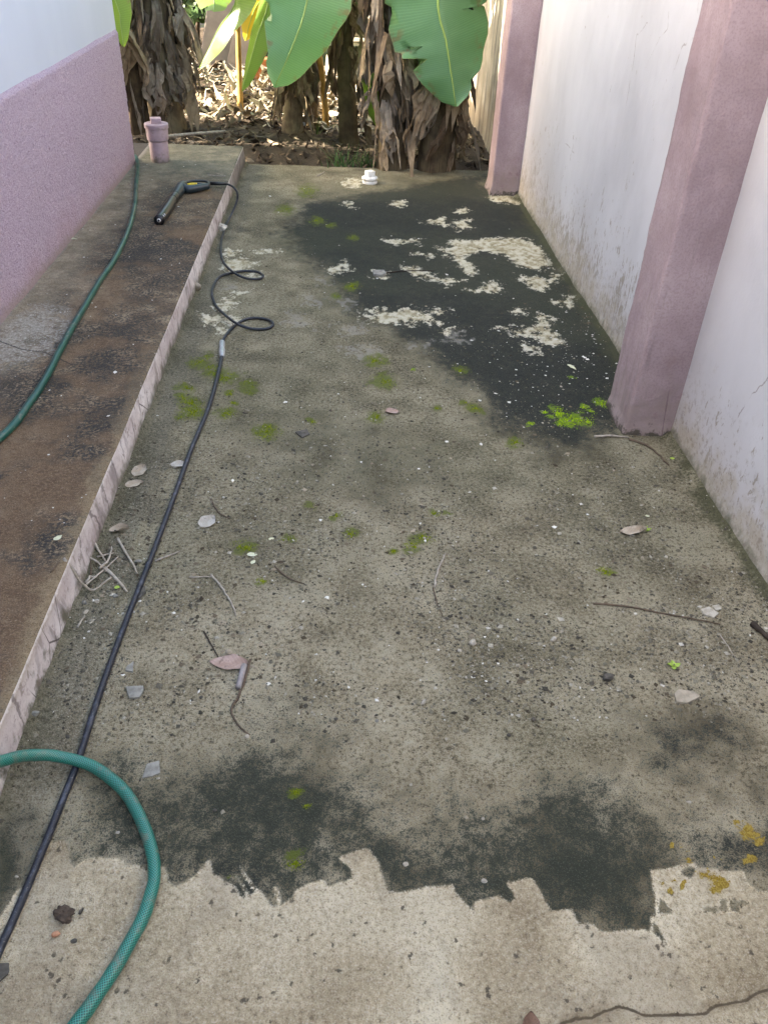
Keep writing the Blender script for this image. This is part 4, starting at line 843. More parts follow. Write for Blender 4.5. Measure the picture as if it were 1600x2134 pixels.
# crumpled white scrap and dried husk: crumpled shells
def crumple(px, py, r, h, mat, label, name, cat, seed):
    bm = bmesh.new(); bmesh.ops.create_icosphere(bm, subdivisions=3, radius=1); g = np.random.default_rng(seed); k = g.normal(size=(10, 3)) * 2.2; f = g.random(10) * 6
    for v in bm.verts:
        c = np.array(v.co); s = sum(abs(math.sin(k[i] @ c + f[i])) for i in range(10)) / 10
        q = .15 + 1.35 * s ** 1.5; 
        if c[2] > .55: q *= .75 - .5 * (c[2] - .55)
        v.co = (c[0] * r * q, c[1] * r * q, (c[2] * q + .55) * h)
    me = bpy.data.meshes.new(name); bm.to_mesh(me); bm.free(); return tag(link(name, me, M[mat], None, at(px, py)), label, cat)
crumple(463, 484, .034, .030, 'lf_grey', 'crumpled whitish scrap between the kerb and the black hose', 'crumpled_scrap', 'scrap', 4)
crumple(135, 1908, .019, .014, 'husk', 'shrivelled dark brown husk on the cleaned concrete at lower left', 'dried_husk', 'husk', 6)

# loose grit: too many to count
def grit(name, pts, size, zoff=.35, flat=.65, label=None, cat='grit', mats=None):
    n = len(pts); base = np.array([(1, 0, 0), (0, 1, 0), (-1, 0, 0), (0, -1, 0), (0, 0, 1), (0, 0, -1)], float)
    s = size[:, None, None] * rng.uniform(.55, 1.3, (n, 6, 1)); V = base[None] * s; V[:, :, 2] *= flat
    V[:, :, 0] *= rng.uniform(.6, 1.5, (n, 1))
    a = rng.random(n) * 6.28; ca, sa = np.cos(a)[:, None], np.sin(a)[:, None]
    x = V[:, :, 0] * ca - V[:, :, 1] * sa; y = V[:, :, 0] * sa + V[:, :, 1] * ca
    V = np.stack([x, y, V[:, :, 2]], -1) + pts[:, None, :]; V[:, :, 2] += size[:, None] * zoff * flat
    f = np.array([(0, 1, 4), (1, 2, 4), (2, 3, 4), (3, 0, 4), (1, 0, 5), (2, 1, 5), (3, 2, 5), (0, 3, 5)])
    Fc = (f[None] + (np.arange(n) * 6)[:, None, None]).reshape(-1, 3)
    me = bpy.data.meshes.new(name); me.from_pydata(V.reshape(-1, 3).tolist(), [], Fc.tolist())
    at_ = me.attributes.new('rnd', 'FLOAT', 'POINT'); at_.data.foreach_set('value', np.repeat(rng.random(n), 6).astype(np.float32))
    return tag(link(name, me, mats), label, cat, kind='stuff')
t = NT('grit'); M['grit'] = t.done(t.ramp(t.attr('rnd'), [(0, (.05, .045, .034)), (.3, (.10, .09, .068)), (.6, (.17, .155, .11)), (.88, (.27, .245, .18)), (.975, (.42, .39, .31)), (1, (.60, .57, .49))]), .95, spec=.2)
cand = np.stack([rng.uniform(KX + .01, WX - .01, 110000), rng.uniform(.95, 3.6, 110000)], 1)
dx = (np.exp(-((cand[:, 1] - 1.52) / .28) ** 2) + .30 * np.exp(-((cand[:, 1] - 2.0) / .5) ** 2) + .05 + .5 * np.exp(-((cand[:, 1] - 1.6) / .5) ** 2) * np.exp(-((cand[:, 0] - KX) / .13) ** 2)) * (.10 + 1.9 * np.clip(fbm(cand[:, 0] * 5, cand[:, 1] * 5, 4, 101) - .36, 0, 1) * 2.2)
dx *= np.where(cand[:, 1] < 1.05, .25, 1)
k = rng.random(len(cand)) < np.clip(dx, 0, 1) * .75; cand = cand[k]
sz = np.clip(rng.lognormal(math.log(.0022), .50, len(cand)), .001, .0085)
grit('grit', np.column_stack([cand, slab_z(cand[:, 0], cand[:, 1])]), sz, label='loose grit and crumbs scattered over the slab', mats=M['grit'])
cand = np.stack([rng.uniform(KX + .01, WX - .01, 30000), rng.uniform(.95, 4.2, 30000)], 1)
dx = (.6 * np.exp(-((cand[:, 1] - 1.7) / .5) ** 2) + .07 + 3.0 * np.exp(-((cand[:, 1] - 1.75) / .40) ** 2) * np.exp(-((cand[:, 0] - KX) / .16) ** 2) + .5 * np.exp(-((WX - cand[:, 0]) / .06) ** 2)) * np.clip(fbm(cand[:, 0] * 7, cand[:, 1] * 7, 4, 121) - .33, 0, 1) * 3
cand = cand[rng.random(len(cand)) < dx * .55]
t = NT('leaf_crumb'); M['crumb'] = t.done(t.ramp(t.attr('rnd'), [(0, (.035, .028, .018)), (.4, (.075, .058, .036)), (.75, (.15, .12, .08)), (1, (.32, .27, .19))]), .95, spec=.2)
grit('leaf_crumbs', np.column_stack([cand, slab_z(cand[:, 0], cand[:, 1])]), np.clip(rng.lognormal(math.log(.0036), .45, len(cand)), .0013, .008), .3, .22, 'crumbled leaf bits and dirt strewn over the slab', 'crumbs', M['crumb'])
# pale specks
t = NT('pale_fleck'); M['fleck'] = t.done((.66, .64, .56), .9, spec=.2)
pc = []
for (px, py, sx, sy, n) in [(1190, 720, 90, 60, 150), (1150, 780, 110, 50, 60), (1000, 560, 260, 120, 70), (900, 880, 260, 160, 50), (850, 1150, 380, 160, 60), (850, 1400, 400, 160, 60), (900, 1720, 420, 70, 40), (550, 480, 70, 100, 20), (300, 1200, 150, 150, 40)]:
    for _ in range(n):
        p = P(px + rng.normal() * sx, py + rng.normal() * sy * .7)
        if KX + .03 < p[0] < WX - .03 and p[1] < SFAR - .05 and (p[1] > .9): pc.append((p[0], p[1], float(slab_z(p[0], p[1]))))
pc = np.array(pc); grit('pale_flecks', pc, np.clip(rng.lognormal(math.log(.0024), .5, len(pc)), .0013, .008) * (1 + .12 * pc[:, 1]), 0, .18, 'white flecks of lime and seed scattered over the slab', 'flecks', M['fleck'])
wc_ = np.array([(x, y, float(walk_z(x, y))) for x, y in zip(rng.uniform(HX + .02, KX - .03, 130), rng.uniform(1.2, 6, 130))])
grit('walkway_flecks', wc_, np.clip(rng.lognormal(math.log(.0028), .5, len(wc_)), .0015, .009), 0, .2, 'white flecks and crumbs scattered along the walkway', 'flecks', M['fleck'])

# moss tufts
def moss(name, L, c1, c2, n0, hgt, label):
    V = []; Fc = []; rn = []
    for x, y, r in L:
        c = P(x, y); rx = np.linalg.norm(P(x + r, y) - c); ry = np.linalg.norm(P(x, y - r * .55) - c)
        for _ in range(int(n0 * r * r / 100) + 12):
            a = rng.random() * 6.28; q = rng.random() ** .75 * 2.0; px, py = c[0] + rx * q * math.cos(a), c[1] + ry * q * math.sin(a)
            if fbm(px * 40, py * 40, 3, 111) < .38 + .10 * q: continue
            z = float(slab_z(px, py)); h = hgt * rng.uniform(.5, 1.2) * (1.1 - .5 * q); w = h * .55; o = len(V); t0 = rng.random() * 6.28
            for k in range(3): V.append((px + w * math.cos(t0 + k * 2.09), py + w * math.sin(t0 + k * 2.09), z - .0005))
            V.append((px + rng.normal() * h * .3, py + rng.normal() * h * .3, z + h)); Fc += [(o, o + 1, o + 3), (o + 1, o + 2, o + 3), (o + 2, o, o + 3)]; rn += [rng.random()] * 4
    t = NT(name); m_ = t.done(t.mix(t.attr('rnd'), c1, c2), .95, spec=.1)
    return tag(link(name, mesh(name, V, Fc, True, None, dict(rnd=rn)), m_), label, 'moss', kind='stuff')
moss('olive_moss', MOSS, (.095, .120, .006), (.24, .28, .016), 60, .006, 'olive green moss growing in spots on the slab')
moss('bright_moss', MOSSB, (.16, .26, .008), (.34, .50, .02), 45, .007, 'bright yellow-green moss on the dark stain by the big pillar')
moss('ochre_moss', MOSSY, (.20, .125, .012), (.42, .29, .045), 34, .003, 'ochre yellow moss cushions on the cleaned concrete at lower right')

# ================================================================ BANANA BED
def mat_dead(name, a, b, d):
    t = NT(name); r = t.rnd(); u, v, w = t.xyz(t.uv())
    fib = t.noise(1, 3, .6, vec=t.map((3, 26, 1), vec=t.uv())); n = t.noise(9, 4, .6)
    c = t.mix(t.step(.35, .65, n), a, b); c = t.mix(t.step(.52, .66, fib, 0, .55), c, d)
    c = t.mix(r, c, t.mix(1, c, (.34, .30, .27), 'MULTIPLY'))
    return t.done(c, .8, t.bump(fib, .5, .006), .25)
M['dead'] = mat_dead('dead_banana_leaf', (.26, .190, .115), (.46, .365, .245), (.10, .065, .038))
M['deadg'] = mat_dead('dead_banana_leaf_grey', (.25, .205, .15), (.44, .38, .295), (.12, .09, .065))
M['stem'] = mat_dead('pseudostem', (.12, .088, .052), (.23, .185, .105), (.05, .036, .025))
M['stemy'] = mat_plain('stem_ochre', (.33, .20, .055), .6, .3, .35, 14)
def mat_green(name, a, b, rib, tr=.35):
    t = NT(name); u, v, w = t.xyz(t.uv())
    vein = t.ma('ABSOLUTE', t.sub(t.ma('FRACT', t.add(t.mul(u, 170), t.mul(t.ma('ABSOLUTE', v), .8))), .5))
    n = t.noise(5, 4, .6)
    c = t.mix(n, a, b); c = t.mix(t.step(.25, .02, vein, 0, .22), c, tuple(min(1, x * 1.7) for x in b)); c = t.mix(t.mul(t.step(.55, .66, t.noise(14, 4)), t.step(.62, .98, t.ma('ABSOLUTE', v))), c, (.20, .15, .06)); c = t.mix(t.step(.965, .995, t.ma('ABSOLUTE', v), 0, .6), c, (.30, .26, .10))
    p = t.done(c, .30, t.bump(t.add(t.mul(vein, .6), t.mul(n, 2)), .45, .006), .5)
    tb_ = t.t.nodes.new('ShaderNodeBsdfTranslucent'); t.put(tb_.inputs[0], t.mix(.5, c, rib)); mx = t.t.nodes.new('ShaderNodeMixShader'); mx.inputs[0].default_value = tr
    t.t.links.new(t.b.outputs[0], mx.inputs[1]); t.t.links.new(tb_.outputs[0], mx.inputs[2]); t.t.links.new(mx.outputs[0], t.out.inputs[0]); return t.m
M['leafg'] = mat_green('banana_leaf_green', (.095, .235, .085), (.16, .335, .135), (.20, .45, .07))
M['leafy'] = mat_green('banana_leaf_light', (.12, .235, .03), (.19, .31, .05), (.30, .50, .04), .5)
M['leafyel'] = mat_green('banana_leaf_yellow', (.50, .34, .02), (.62, .44, .03), (.7, .5, .02), .5)
M['rib'] = mat_plain('leaf_midrib', (.24, .36, .08), .45, .4, .15, 10)
def blade_mesh(spine, W, wdir, fold=.25, seed=0, tears=2, ns=44, nv=8, tipcut=1.0):
    sp = catmull(spine, 14); L = np.concatenate([[0], np.cumsum(np.linalg.norm(np.diff(sp, axis=0), axis=1))]); s = L / L[-1]
    u = np.linspace(0, 1, ns + 1); pts = np.stack([np.interp(u, s, sp[:, k]) for k in range(3)], 1); T = np.gradient(pts, axis=0); T /= np.linalg.norm(T, axis=1)[:, None]
    r = np.random.default_rng(seed); wd0, wd1 = np.array(wdir[0], float), np.array(wdir[1], float); V = []; UV = []
    tear = [(r.uniform(.25, .9), r.choice([-1, 1]), r.uniform(.003, .007)) for _ in range(tears)]
    ph = r.random(4) * 6
    for i, a in enumerate(u):
        wd = wd0 * (1 - a) + wd1 * a; wd = wd - T[i] * (wd @ T[i]); wd /= np.linalg.norm(wd); N = np.cross(T[i], wd); N = N / np.linalg.norm(N)
        w = W / 2 * (smooth(0, .22, a) ** .6) * min(1, ((1 - a) / .24 + 1e-4) ** .55) if a > 0 else .005
        w = max(float(w), .006)
        for j in range(-nv, nv + 1):
            q = j / nv; e = w * q * (1 + .03 * math.sin(a * 60 + ph[0]) + .03 * math.sin(a * 23 + ph[1] * (1 if q > 0 else 2)))
            for ta, side, tw in tear:
                if q * side > .15: e *= 1 - .6 * math.exp(-((a - ta - .04 * abs(q)) / tw) ** 2) * min(1, (abs(q) - .1))
            dz = -fold * abs(e) + .035 * W * abs(q) * math.sin(a * 19 + ph[2] + (1 if q > 0 else 3)) + .012 * W * math.sin(a * 75 + ph[3]) * abs(q)
            V.append(pts[i] + wd * e + N * dz); UV.append((a, q))
    m = 2 * nv + 1; Fc = [(i * m + j, (i + 1) * m + j, (i + 1) * m + j + 1, i * m + j + 1) for i in range(ns) for j in range(2 * nv)]
    return V, Fc, UV, pts
def leaf_on(plant, base, spine, W, wdir, mat, seed=0, fold=.25, tears=2, name='leaf', label=None):
    b = np.array(base); spine = [np.array(p, float) - b for p in spine]
    V, Fc, UV, pts = blade_mesh(spine, W, wdir, fold, seed, tears); o = link(name, mesh(name, V, Fc, True, UV), M[mat], plant)
    if label: o['label'] = label
    rr = np.linspace(.016, .0025, len(pts)) * (W / .5) ** .5
    V, Fc, UV = tube(pts, rr, 8, flat=.8)[:3]; link('midrib', mesh('midrib', V, Fc, True, UV), M['rib'], o); return o
# dead leaf pieces shared by all plants
def dead_mesh(seed, L, W):
    # one dried leaf: a torn, pleated sheet that buckles once or twice on its way down
    r = np.random.default_rng(seed); nu, nv = 12, 8; V = []; UV = []; ph = r.random(6) * 6; tw = r.uniform(-1.1, 1.1); out = r.uniform(.4, 1.2); sw = r.uniform(-.25, .25)
    pl = r.uniform(-.5, .5, nv + 1); pl2 = r.uniform(-.5, .5, nv + 1); ln = 1 - .5 * r.random(nv + 1) ** 2
    k1, k2 = r.uniform(.15, .4), r.uniform(.5, .8); a1, a2 = r.uniform(-.5, .1), r.uniform(-.6, .6); x = .012; y = 0.; z = 0.; ang = out
    for i in range(nu + 1):
        s = i / nu; w = W * (.20 + .80 * math.sin(math.pi * min(1, s * .78 + .06)) ** .7) * (1 + .15 * math.sin(s * 13 + ph[0]))
        if i:
            ang = out * max(0, 1 - s / k1) + a1 * smooth(k1, k1 + .15, s) * .35 + a2 * smooth(k2, k2 + .08, s) * .6
            d = L / nu; x += d * math.sin(ang); z -= d * math.cos(ang); y += d * sw
        a0 = tw * s + .4 * math.sin(s * 5 + ph[3])
        for j in range(nv + 1):
            q = j / nv * 2 - 1; k = pl[j] * (1 - s) + pl2[j] * s; fx = w * k * (.4 + .6 * abs(math.sin(s * 4 + ph[4] + j * .4))) + .22 * w * q * q + r.normal(0, .05) * w; fy = w * q * .75 + r.normal(0, .03) * w
            V.append((max(x + fx * math.cos(a0) - fy * math.sin(a0) * .6, -.03), y + fy * math.cos(a0) + fx * math.sin(a0), z * (1 + (ln[j] - 1) * s) + r.normal(0, .008))); UV.append((s * L * 2, q * .5))
    Fc = []
    for i in range(nu):
        for j in range(nv):
            a, b_, c, d = i * (nv + 1) + j, (i + 1) * (nv + 1) + j, (i + 1) * (nv + 1) + j + 1, i * (nv + 1) + j + 1
            if i > nu * .5 and j in (2, 5) and r.random() < .6: continue
            Fc += [(a, b_, c), (a, c, d)]
    return mesh('dead_leaf', V, Fc, False, UV)
DM = []
for k in range(20):
    thin = k in (4, 10, 15)
    me = dead_mesh(200 + k, random.uniform(.24, .62) * (1.2 if thin else 1), random.uniform(.010, .022) if thin else random.uniform(.045, .115)); me.materials.append(M['deadg' if k % 3 == 0 else 'dead']); DM.append(me)
def stem_part(plant, h, r0, r1, lean, seed, mat='stem', name='pseudostem'):
    n = 40; zs = np.linspace(-.06, h, n); rp = []; pts = []
    g = np.random.default_rng(seed)
    for z in zs:
        s = max(0, z / h); pts.append((lean[0] * s, lean[1] * s, z)); rp.append([1 + .10 * math.sin(3 * a_ + seed + z * 1.2) + .05 * math.sin(7 * a_ + z * 2 + seed) + .03 * g.normal() for a_ in np.linspace(0, 6.28, 19)[:-1]])
    rr = np.linspace(r0, r1, n) * (1 + .12 * smooth(.15, 0, zs))
    V, Fc, UV = tube(pts, rr, 18, ripple=rp); UV = [(a * 3, b) for a, b in UV]
    UV = [(b, a) for a, b in UV]
    return link(name, mesh(name, V, Fc, True, UV), M[mat], plant)
def banana(px, py, z0, h, r0, lean, ndead, seed, label, hmin=.30, hmax=1.75, loc=None, group='banana plants behind the yard', scl=1.0):
    if loc is None: loc = P(px, py, z0)
    loc = np.array(loc); loc[2] = float(soil_z(loc[0], loc[1])) - .01
    pl = empty('banana_plant', loc, label, 'banana plant', group); g = np.random.default_rng(seed)
    stem_part(pl, h, r0, r0 * .62, lean, seed)
    for k in range(ndead):
        hz = hmin + (hmax - hmin) * ((k + .5) / ndead) ** .85 + g.uniform(-.06, .06); s = max(0, hz / h); a = k * 2.399 + g.uniform(-.4, .4); rr = r0 * (1 - .38 * s) * .92
        o = link('dead_leaf', DM[g.integers(len(DM))], None, pl, (lean[0] * s + rr * math.cos(a), lean[1] * s + rr * math.sin(a), hz))
        sc_ = min(g.uniform(.75, 1.3), hz / .55) * scl; o.rotation_euler = (g.uniform(-.2, .2), g.uniform(-.28, .06), a + g.uniform(-.4, .4)); o.scale = (sc_ * g.uniform(.8, 1.3), sc_ * g.uniform(.8, 1.4), sc_)
    return pl, loc
def canopy(pl, loc, top, n, seed, az0=0, span=6.28, L=1.5, mat='leafg', zmin=1.55):
    g = np.random.default_rng(seed); b = np.array(loc) + np.array(top)
    for k in range(n):
        a = az0 + span * k / n + g.uniform(-.25, .25); l = L * g.uniform(.8, 1.15); d = np.array([math.cos(a), math.sin(a), 0]); up = g.uniform(.35, .75)
        sp = [b, b + d * l * .25 + np.array([0, 0, up]), b + d * l * .6 + np.array([0, 0, up * 1.15]), b + d * l * .95 + np.array([0, 0, max(zmin - b[2], up * .35)])]
        side = np.array([-d[1], d[0], 0]); leaf_on(pl, loc, sp, g.uniform(.42, .56), (side, side), mat, seed * 31 + k, .3, 5)
R2, l2 = banana(905, 342, .03, 2.1, .135, (.03, .02), 78, 11, 'largest banana plant with dead leaf skirt, nearest the boundary wall', hmin=.35)
R1, l1 = banana(815, 340, .03, 2.0, .105, (-.05, .08), 96, 12, 'banana plant wrapped in hanging dead leaves left of the largest one')
Mp, lm = banana(728, 290, .03, 1.9, .075, (-.10, .04), 24, 13, 'slim dark banana plant in the middle of the bed')
S1, ls = banana(612, 280, .03, .75, .085, (.03, .0), 26, 14, 'short dead banana stump behind the broad hanging leaf', hmin=.25, hmax=.75)
L1, ll = banana(352, 272, .05, 2.2, .135, (-.04, .02), 84, 15, 'left banana plant with a wide skirt of dead leaves')
L2, lk = banana(290, 276, .05, 1.9, .09, (.02, .0), 44, 16, 'banana plant half hidden by the house corner')
L3, lh = banana(0, 0, 0, 2.0, .12, (.03, 0), 14, 17, 'banana plant behind the house whose light leaf hangs past the corner', loc=(-2.25, 6.75, 0))
S2, l9 = banana(650, 262, .03, .62, .06, (-.02, .03), 8, 18, 'thin dead banana stump just left of the slim dark plant', hmin=.2, hmax=.62)
canopy(R2, l2, (.03, .02, 2.05), 3, 21, .5, 3.0, 1.3); canopy(R1, l1, (-.05, .08, 1.95), 2, 22, 1.2, 2.6, 1.3); canopy(L1, ll, (-.04, .02, 2.15), 3, 23, 1.2, 3.4, 1.3); canopy(L2, lk, (.02, 0, 1.85), 2, 24, 2.0, 2.0, 1.2); canopy(L3, lh, (.03, 0, 1.95), 3, 25, 1.5, 3.2, 1.2); canopy(Mp, lm, (-.10, .04, 1.85), 1, 26, 1.0, 1.0, 1.1)
X1 = (1, 0, 0)
# leaves that hang into view
leaf_on(Mp, lm, [lm + [-.10, .04, 1.85], lm + [-.12, -.35, 2.15], (-.10, 6.38, 1.65), PY(640, 0, 6.2), PY(612, 90, 6.15), PY(572, 182, 6.12)], .57, ((1, .1, 0), (1, .15, -.30)), 'leafg', 5, .22, 9, label='broad green leaf hanging in front of the stumps')
leaf_on(R2, l2, [l2 + [.03, .02, 2.05], l2 + [-.02, -.22, 2.2], (.64, 6.22, 1.65), PY(912, 0, 6.12), PY(930, 90, 6.08), PY(950, 222, 6.05)], .68, ((1, .05, 0), (1, .1, .12)), 'leafg', 6, .22, 8, label='broad green leaf hanging beside the far pillar')
leaf_on(L1, ll, [ll + [-.04, .02, 2.15], ll + [.3, -.1, 2.3], (-.72, 6.9, 1.7), PY(495, -20, 6.75), PY(455, 60, 6.72), PY(416, 142, 6.7)], .30, ((.75, -.5, 0), (.55, -.6, .4)), 'leafy', 7, .55, 2, label='sunlit yellow-green leaf hanging right of the left plant')
leaf_on(Mp, lm, [lm + [-.10, .04, 1.8], lm + [-.3, -.2, 2.0], (-.42, 6.75, 1.5), PY(560, 0, 6.55), PY(535, 80, 6.5), PY(504, 190, 6.45)], .24, ((.8, -.4, 0), (.7, -.4, .2)), 'leafy', 8, .5, 1, label='narrow light green leaf beside the broad hanging leaf')
leaf_on(L3, lh, [lh + [.03, 0, 1.95], lh + [.25, -.12, 2.2], (-1.72, 6.45, 1.6), PY(240, 0, 6.35), PY(250, 40, 6.33), PY(258, 97, 6.3)], .26, ((1, 0, 0), (1, .1, .1)), 'leafy', 9, .3, 0, label='light leaf hanging past the house corner')
leaf_on(S2, l9, [l9 + [-.02, .05, .55], l9 + [-.1, .25, .95], l9 + [-.35, .4, 1.25], l9 + [-.75, .35, 1.05], PY(445, 25, 7.3)], .34, ((0, 1, .3), (.2, 1, .3)), 'leafy', 10, .3, 2)
leaf_on(S2, l9, [l9 + [.0, .05, .55], l9 + [-.2, .35, 1.1], PY(540, 5, 7.7), PY(522, 45, 7.6), PY(512, 85, 7.5)], .22, ((.8, .5, 0), (.8, .4, .2)), 'leafyel', 31, .3, 1, label='yellow dying leaf')
leaf_on(R1, l1, [l1 + [-.06, .1, .25], l1 + [-.16, .02, .55], PY(765, 150, 6.75), PY(772, 190, 6.72), PY(778, 235, 6.7)], .13, ((1, .3, 0), (1, .3, .2)), 'leafy', 32, .3, 1)
# thin ochre stalks
for a, b, y0, lb in [((500, 195), (494, -10), 7.75, 'thick ochre dead stalk standing left of the broad leaf'), ((678, 205), (655, 40), 7.55, 'slender ochre dead stalk beside the slim dark plant')]:
    p = PY(a[0], a[1], y0); g_ = np.array([p[0], y0, float(soil_z(p[0], y0)) - .02]); q_ = PY(b[0], b[1], y0)
    V, Fc, UV = tube(catmull([np.zeros(3), (p - g_) * .6 + (q_ - g_) * .0, (p - g_) + (q_ - p) * .3, q_ - g_, (q_ - g_) + (q_ - p) * .3], 6), np.linspace(.030, .016, 25), 10)
    tag(link('dead_stalk', mesh('dead_stalk', V, Fc), M['stemy'], None, g_), lb, 'stalk')

# fallen banana leaf pieces
def fallen(px, py, k, rz, s, label, tilt=1.45, z=.03, group=None):
    p = P(px, py, z); p[2] = (float(soil_z(p[0], p[1])) if p[1] > SFAR else gz_at(p[0], p[1])) + .035
    o = link('fallen_banana_leaf', DM[k], None, None, p); o.rotation_euler = (0, tilt, rz); o.scale = (.45, 1.1 * s, s); tag(o, label, 'dead leaf', group or 'fallen banana leaves'); return o
fallen(830, 335, 2, 2.2, .8, 'fallen dry banana leaf spilling onto the slab edge', z=.02)
fallen(1000, 330, 5, 2.9, .8, 'fallen dry banana leaf in the corner by the far pillar')
fallen(955, 345, 3, .3, .9, 'fallen dry banana leaf lying along the slab edge right of the big plant')
fallen(560, 300, 7, 2.6, .7, 'flat grey dry banana leaf beyond the walkway corner')
fallen(520, 290, 8, -.5, .6, 'dry banana leaf curled beside the walkway corner')
fallen(800, 290, 9, 1.0, .8, 'dry banana leaf between the slim plant and the wrapped plant')
fallen(900, 250, 1, .6, .9, 'dry banana leaf behind the largest plant', z=.05)
fallen(660, 240, 4, 2.0, .8, 'dry banana leaf behind the short stump', z=.05)
for k in range(26):
    x_ = random.uniform(.55, 1.12); y_ = random.uniform(6.6, 7.9); o = link('fallen_banana_leaf', DM[k % 20], None, None, (x_, y_, float(soil_z(x_, y_)) + .03 + .22 * smooth(.6, 1.1, x_) * random.random()))
    o.rotation_euler = (random.uniform(-.2, .2), random.uniform(1.1, 1.6), random.uniform(0, 6.28)); o.scale = (.6, 1.2, random.uniform(.4, .7)); tag(o, 'dry banana leaf in the dark heap between the plants and the bare wall', 'dead leaf', 'heap of dead leaves by the bare wall')
for k in range(10):
    x_ = random.uniform(-1.5, -.8); y_ = random.uniform(6.7, 7.6); o = link('fallen_banana_leaf', DM[(k * 3) % 20], None, None, (x_, y_, float(soil_z(x_, y_)) + .03)); o.rotation_euler = (0, random.uniform(1.3, 1.6), random.uniform(0, 6.28)); o.scale = (.5, 1.1, random.uniform(.4, .7)); tag(o, 'dry banana leaf on the soil around the left plants', 'dead leaf', 'dead leaves around the left plants')
# stick on the soil beyond the walkway
q = [P(350, 284, .14), P(400, 279, .13), P(470, 274, .11)]; b = q[0].copy()
V, Fc, UV = tube(catmull([p - b for p in q], 6), .011, 8); tag(link('fallen_stick', mesh('fallen_stick', V, Fc), M['twigp'], None, b), 'long pale stick on the soil beyond the walkway end', 'stick')

# leaf litter: countless
def litter(name, n, xr, yr, size, mat, label, dens=None, lift=.02, seed=1):
    g = np.random.default_rng(seed); V = []; Fc = []; rn = []
    for _ in range(n):
        x, y = g.uniform(*xr), g.uniform(*yr)
        if dens is not None and g.random() > dens(x, y): continue
        z = float(soil_z(x, y)) + g.uniform(0, lift); L = size * g.lognormal(0, .5); w = L * g.uniform(.16, .42); a = g.random() * 6.28; p = g.normal() * .45; cu = g.uniform(-1.2, 1.2); rl = g.normal() * .5; o = len(V)
        d = np.array([math.cos(a) * math.cos(p), math.sin(a) * math.cos(p), math.sin(p)]); sd = np.array([-math.sin(a), math.cos(a), math.sin(rl)]); c = np.array([x, y, z])
        for k in range(5):
            s = k / 4 - .5; ww = w * (1 - (2 * s) ** 2 * .75); off = np.array([0, 0, cu * L * (s * s)]); V += [c + d * L * s + off - sd * ww / 2, c + d * L * s + off + np.array([0, 0, .15 * w]), c + d * L * s + off + sd * ww / 2]
        for k in range(4): Fc += [(o + 3 * k, o + 3 * k + 3, o + 3 * k + 4, o + 3 * k + 1), (o + 3 * k + 1, o + 3 * k + 4, o + 3 * k + 5, o + 3 * k + 2)]
        rn += [g.random()] * 15
    return tag(link(name, mesh(name, V, Fc, True, None, dict(rnd=rn)), mat), label, 'leaf litter', kind='stuff')
t = NT('litter'); M['litter'] = t.done(t.ramp(t.attr('rnd'), [(0, (.11, .08, .05)), (.35, (.25, .20, .13)), (.7, (.42, .36, .26)), (1, (.60, .55, .43))]), .8, spec=.3)
t = NT('litter_dark'); M['litterd'] = t.done(t.ramp(t.attr('rnd'), [(0, (.04, .028, .018)), (.5, (.10, .072, .046)), (1, (.21, .165, .11))]), .9, spec=.2)
litter('leaf_litter', 4200, (-2.2, .75), (7.3, 10.5), .085, M['litter'], 'pale dry leaves covering the sunny ground behind the banana plants', lambda x, y: .4 + .6 * smooth(7.3, 7.9, y), .10, 3)
litter('soil_litter', 2600, (-1.6, 1.2), (6.38, 7.9), .045, M['litterd'], 'dark leaf scraps on the soil between slab and banana plants', lambda x, y: 0 if (x < KX + .05 and y < WEND + .05) else .8, .02, 4)

# grass
def grass(px, py, n, L, label, mat, spread=.10):
    p = P(px, py, .02); p[2] = float(soil_z(p[0], p[1])); g = np.random.default_rng(int(px)); V = []; Fc = []
    for k in range(n):
        a = g.random() * 6.28; l = L * g.uniform(.5, 1.1); b = np.array([g.normal() * spread * .5, g.normal() * spread * .4, -.01]); d = np.array([math.cos(a), math.sin(a), 0]); t_ = g.uniform(.3, .9); sd = np.array([-d[1], d[0], 0]); o = len(V); w = .006
        for i in range(5):
            s = i / 4; c = b + d * l * t_ * s ** 1.3 + np.array([0, 0, l * (s * (1.15 - .35 * t_) - .35 * t_ * s * s)]); V += [c - sd * w * (1 - s), c + np.array([0, 0, -.002]), c + sd * w * (1 - s) + 1e-5]
        for i in range(4): Fc += [(o + 3 * i, o + 3 * i + 3, o + 3 * i + 4, o + 3 * i + 1), (o + 3 * i + 1, o + 3 * i + 4, o + 3 * i + 5, o + 3 * i + 2)]
    return tag(link('grass_clump', mesh('grass_clump', V, Fc), M[mat], None, p), label, 'grass', 'grass clumps at the slab edge')
M['grass'] = mat_plain('grass_green', (.055, .115, .03), .6, .3, .4, 20); M['grassl'] = mat_plain('grass_light', (.16, .22, .06), .6, .3, .3, 20)
grass(712, 336, 46, .19, 'dark green grass clump at the slab edge below the slim plant', 'grass'); grass(762, 334, 46, .18, 'dark green grass clump at the slab edge nearest the wrapped plant', 'grass'); grass(662, 282, 9, .26, 'thin light blades of a young plant beside the short stump', 'grassl', .02); grass(925, 332, 10, .15, 'few green blades at the foot of the largest banana plant', 'grass'); grass(345, 262, 8, .2, 'few light blades below the left banana plant', 'grassl', .04)

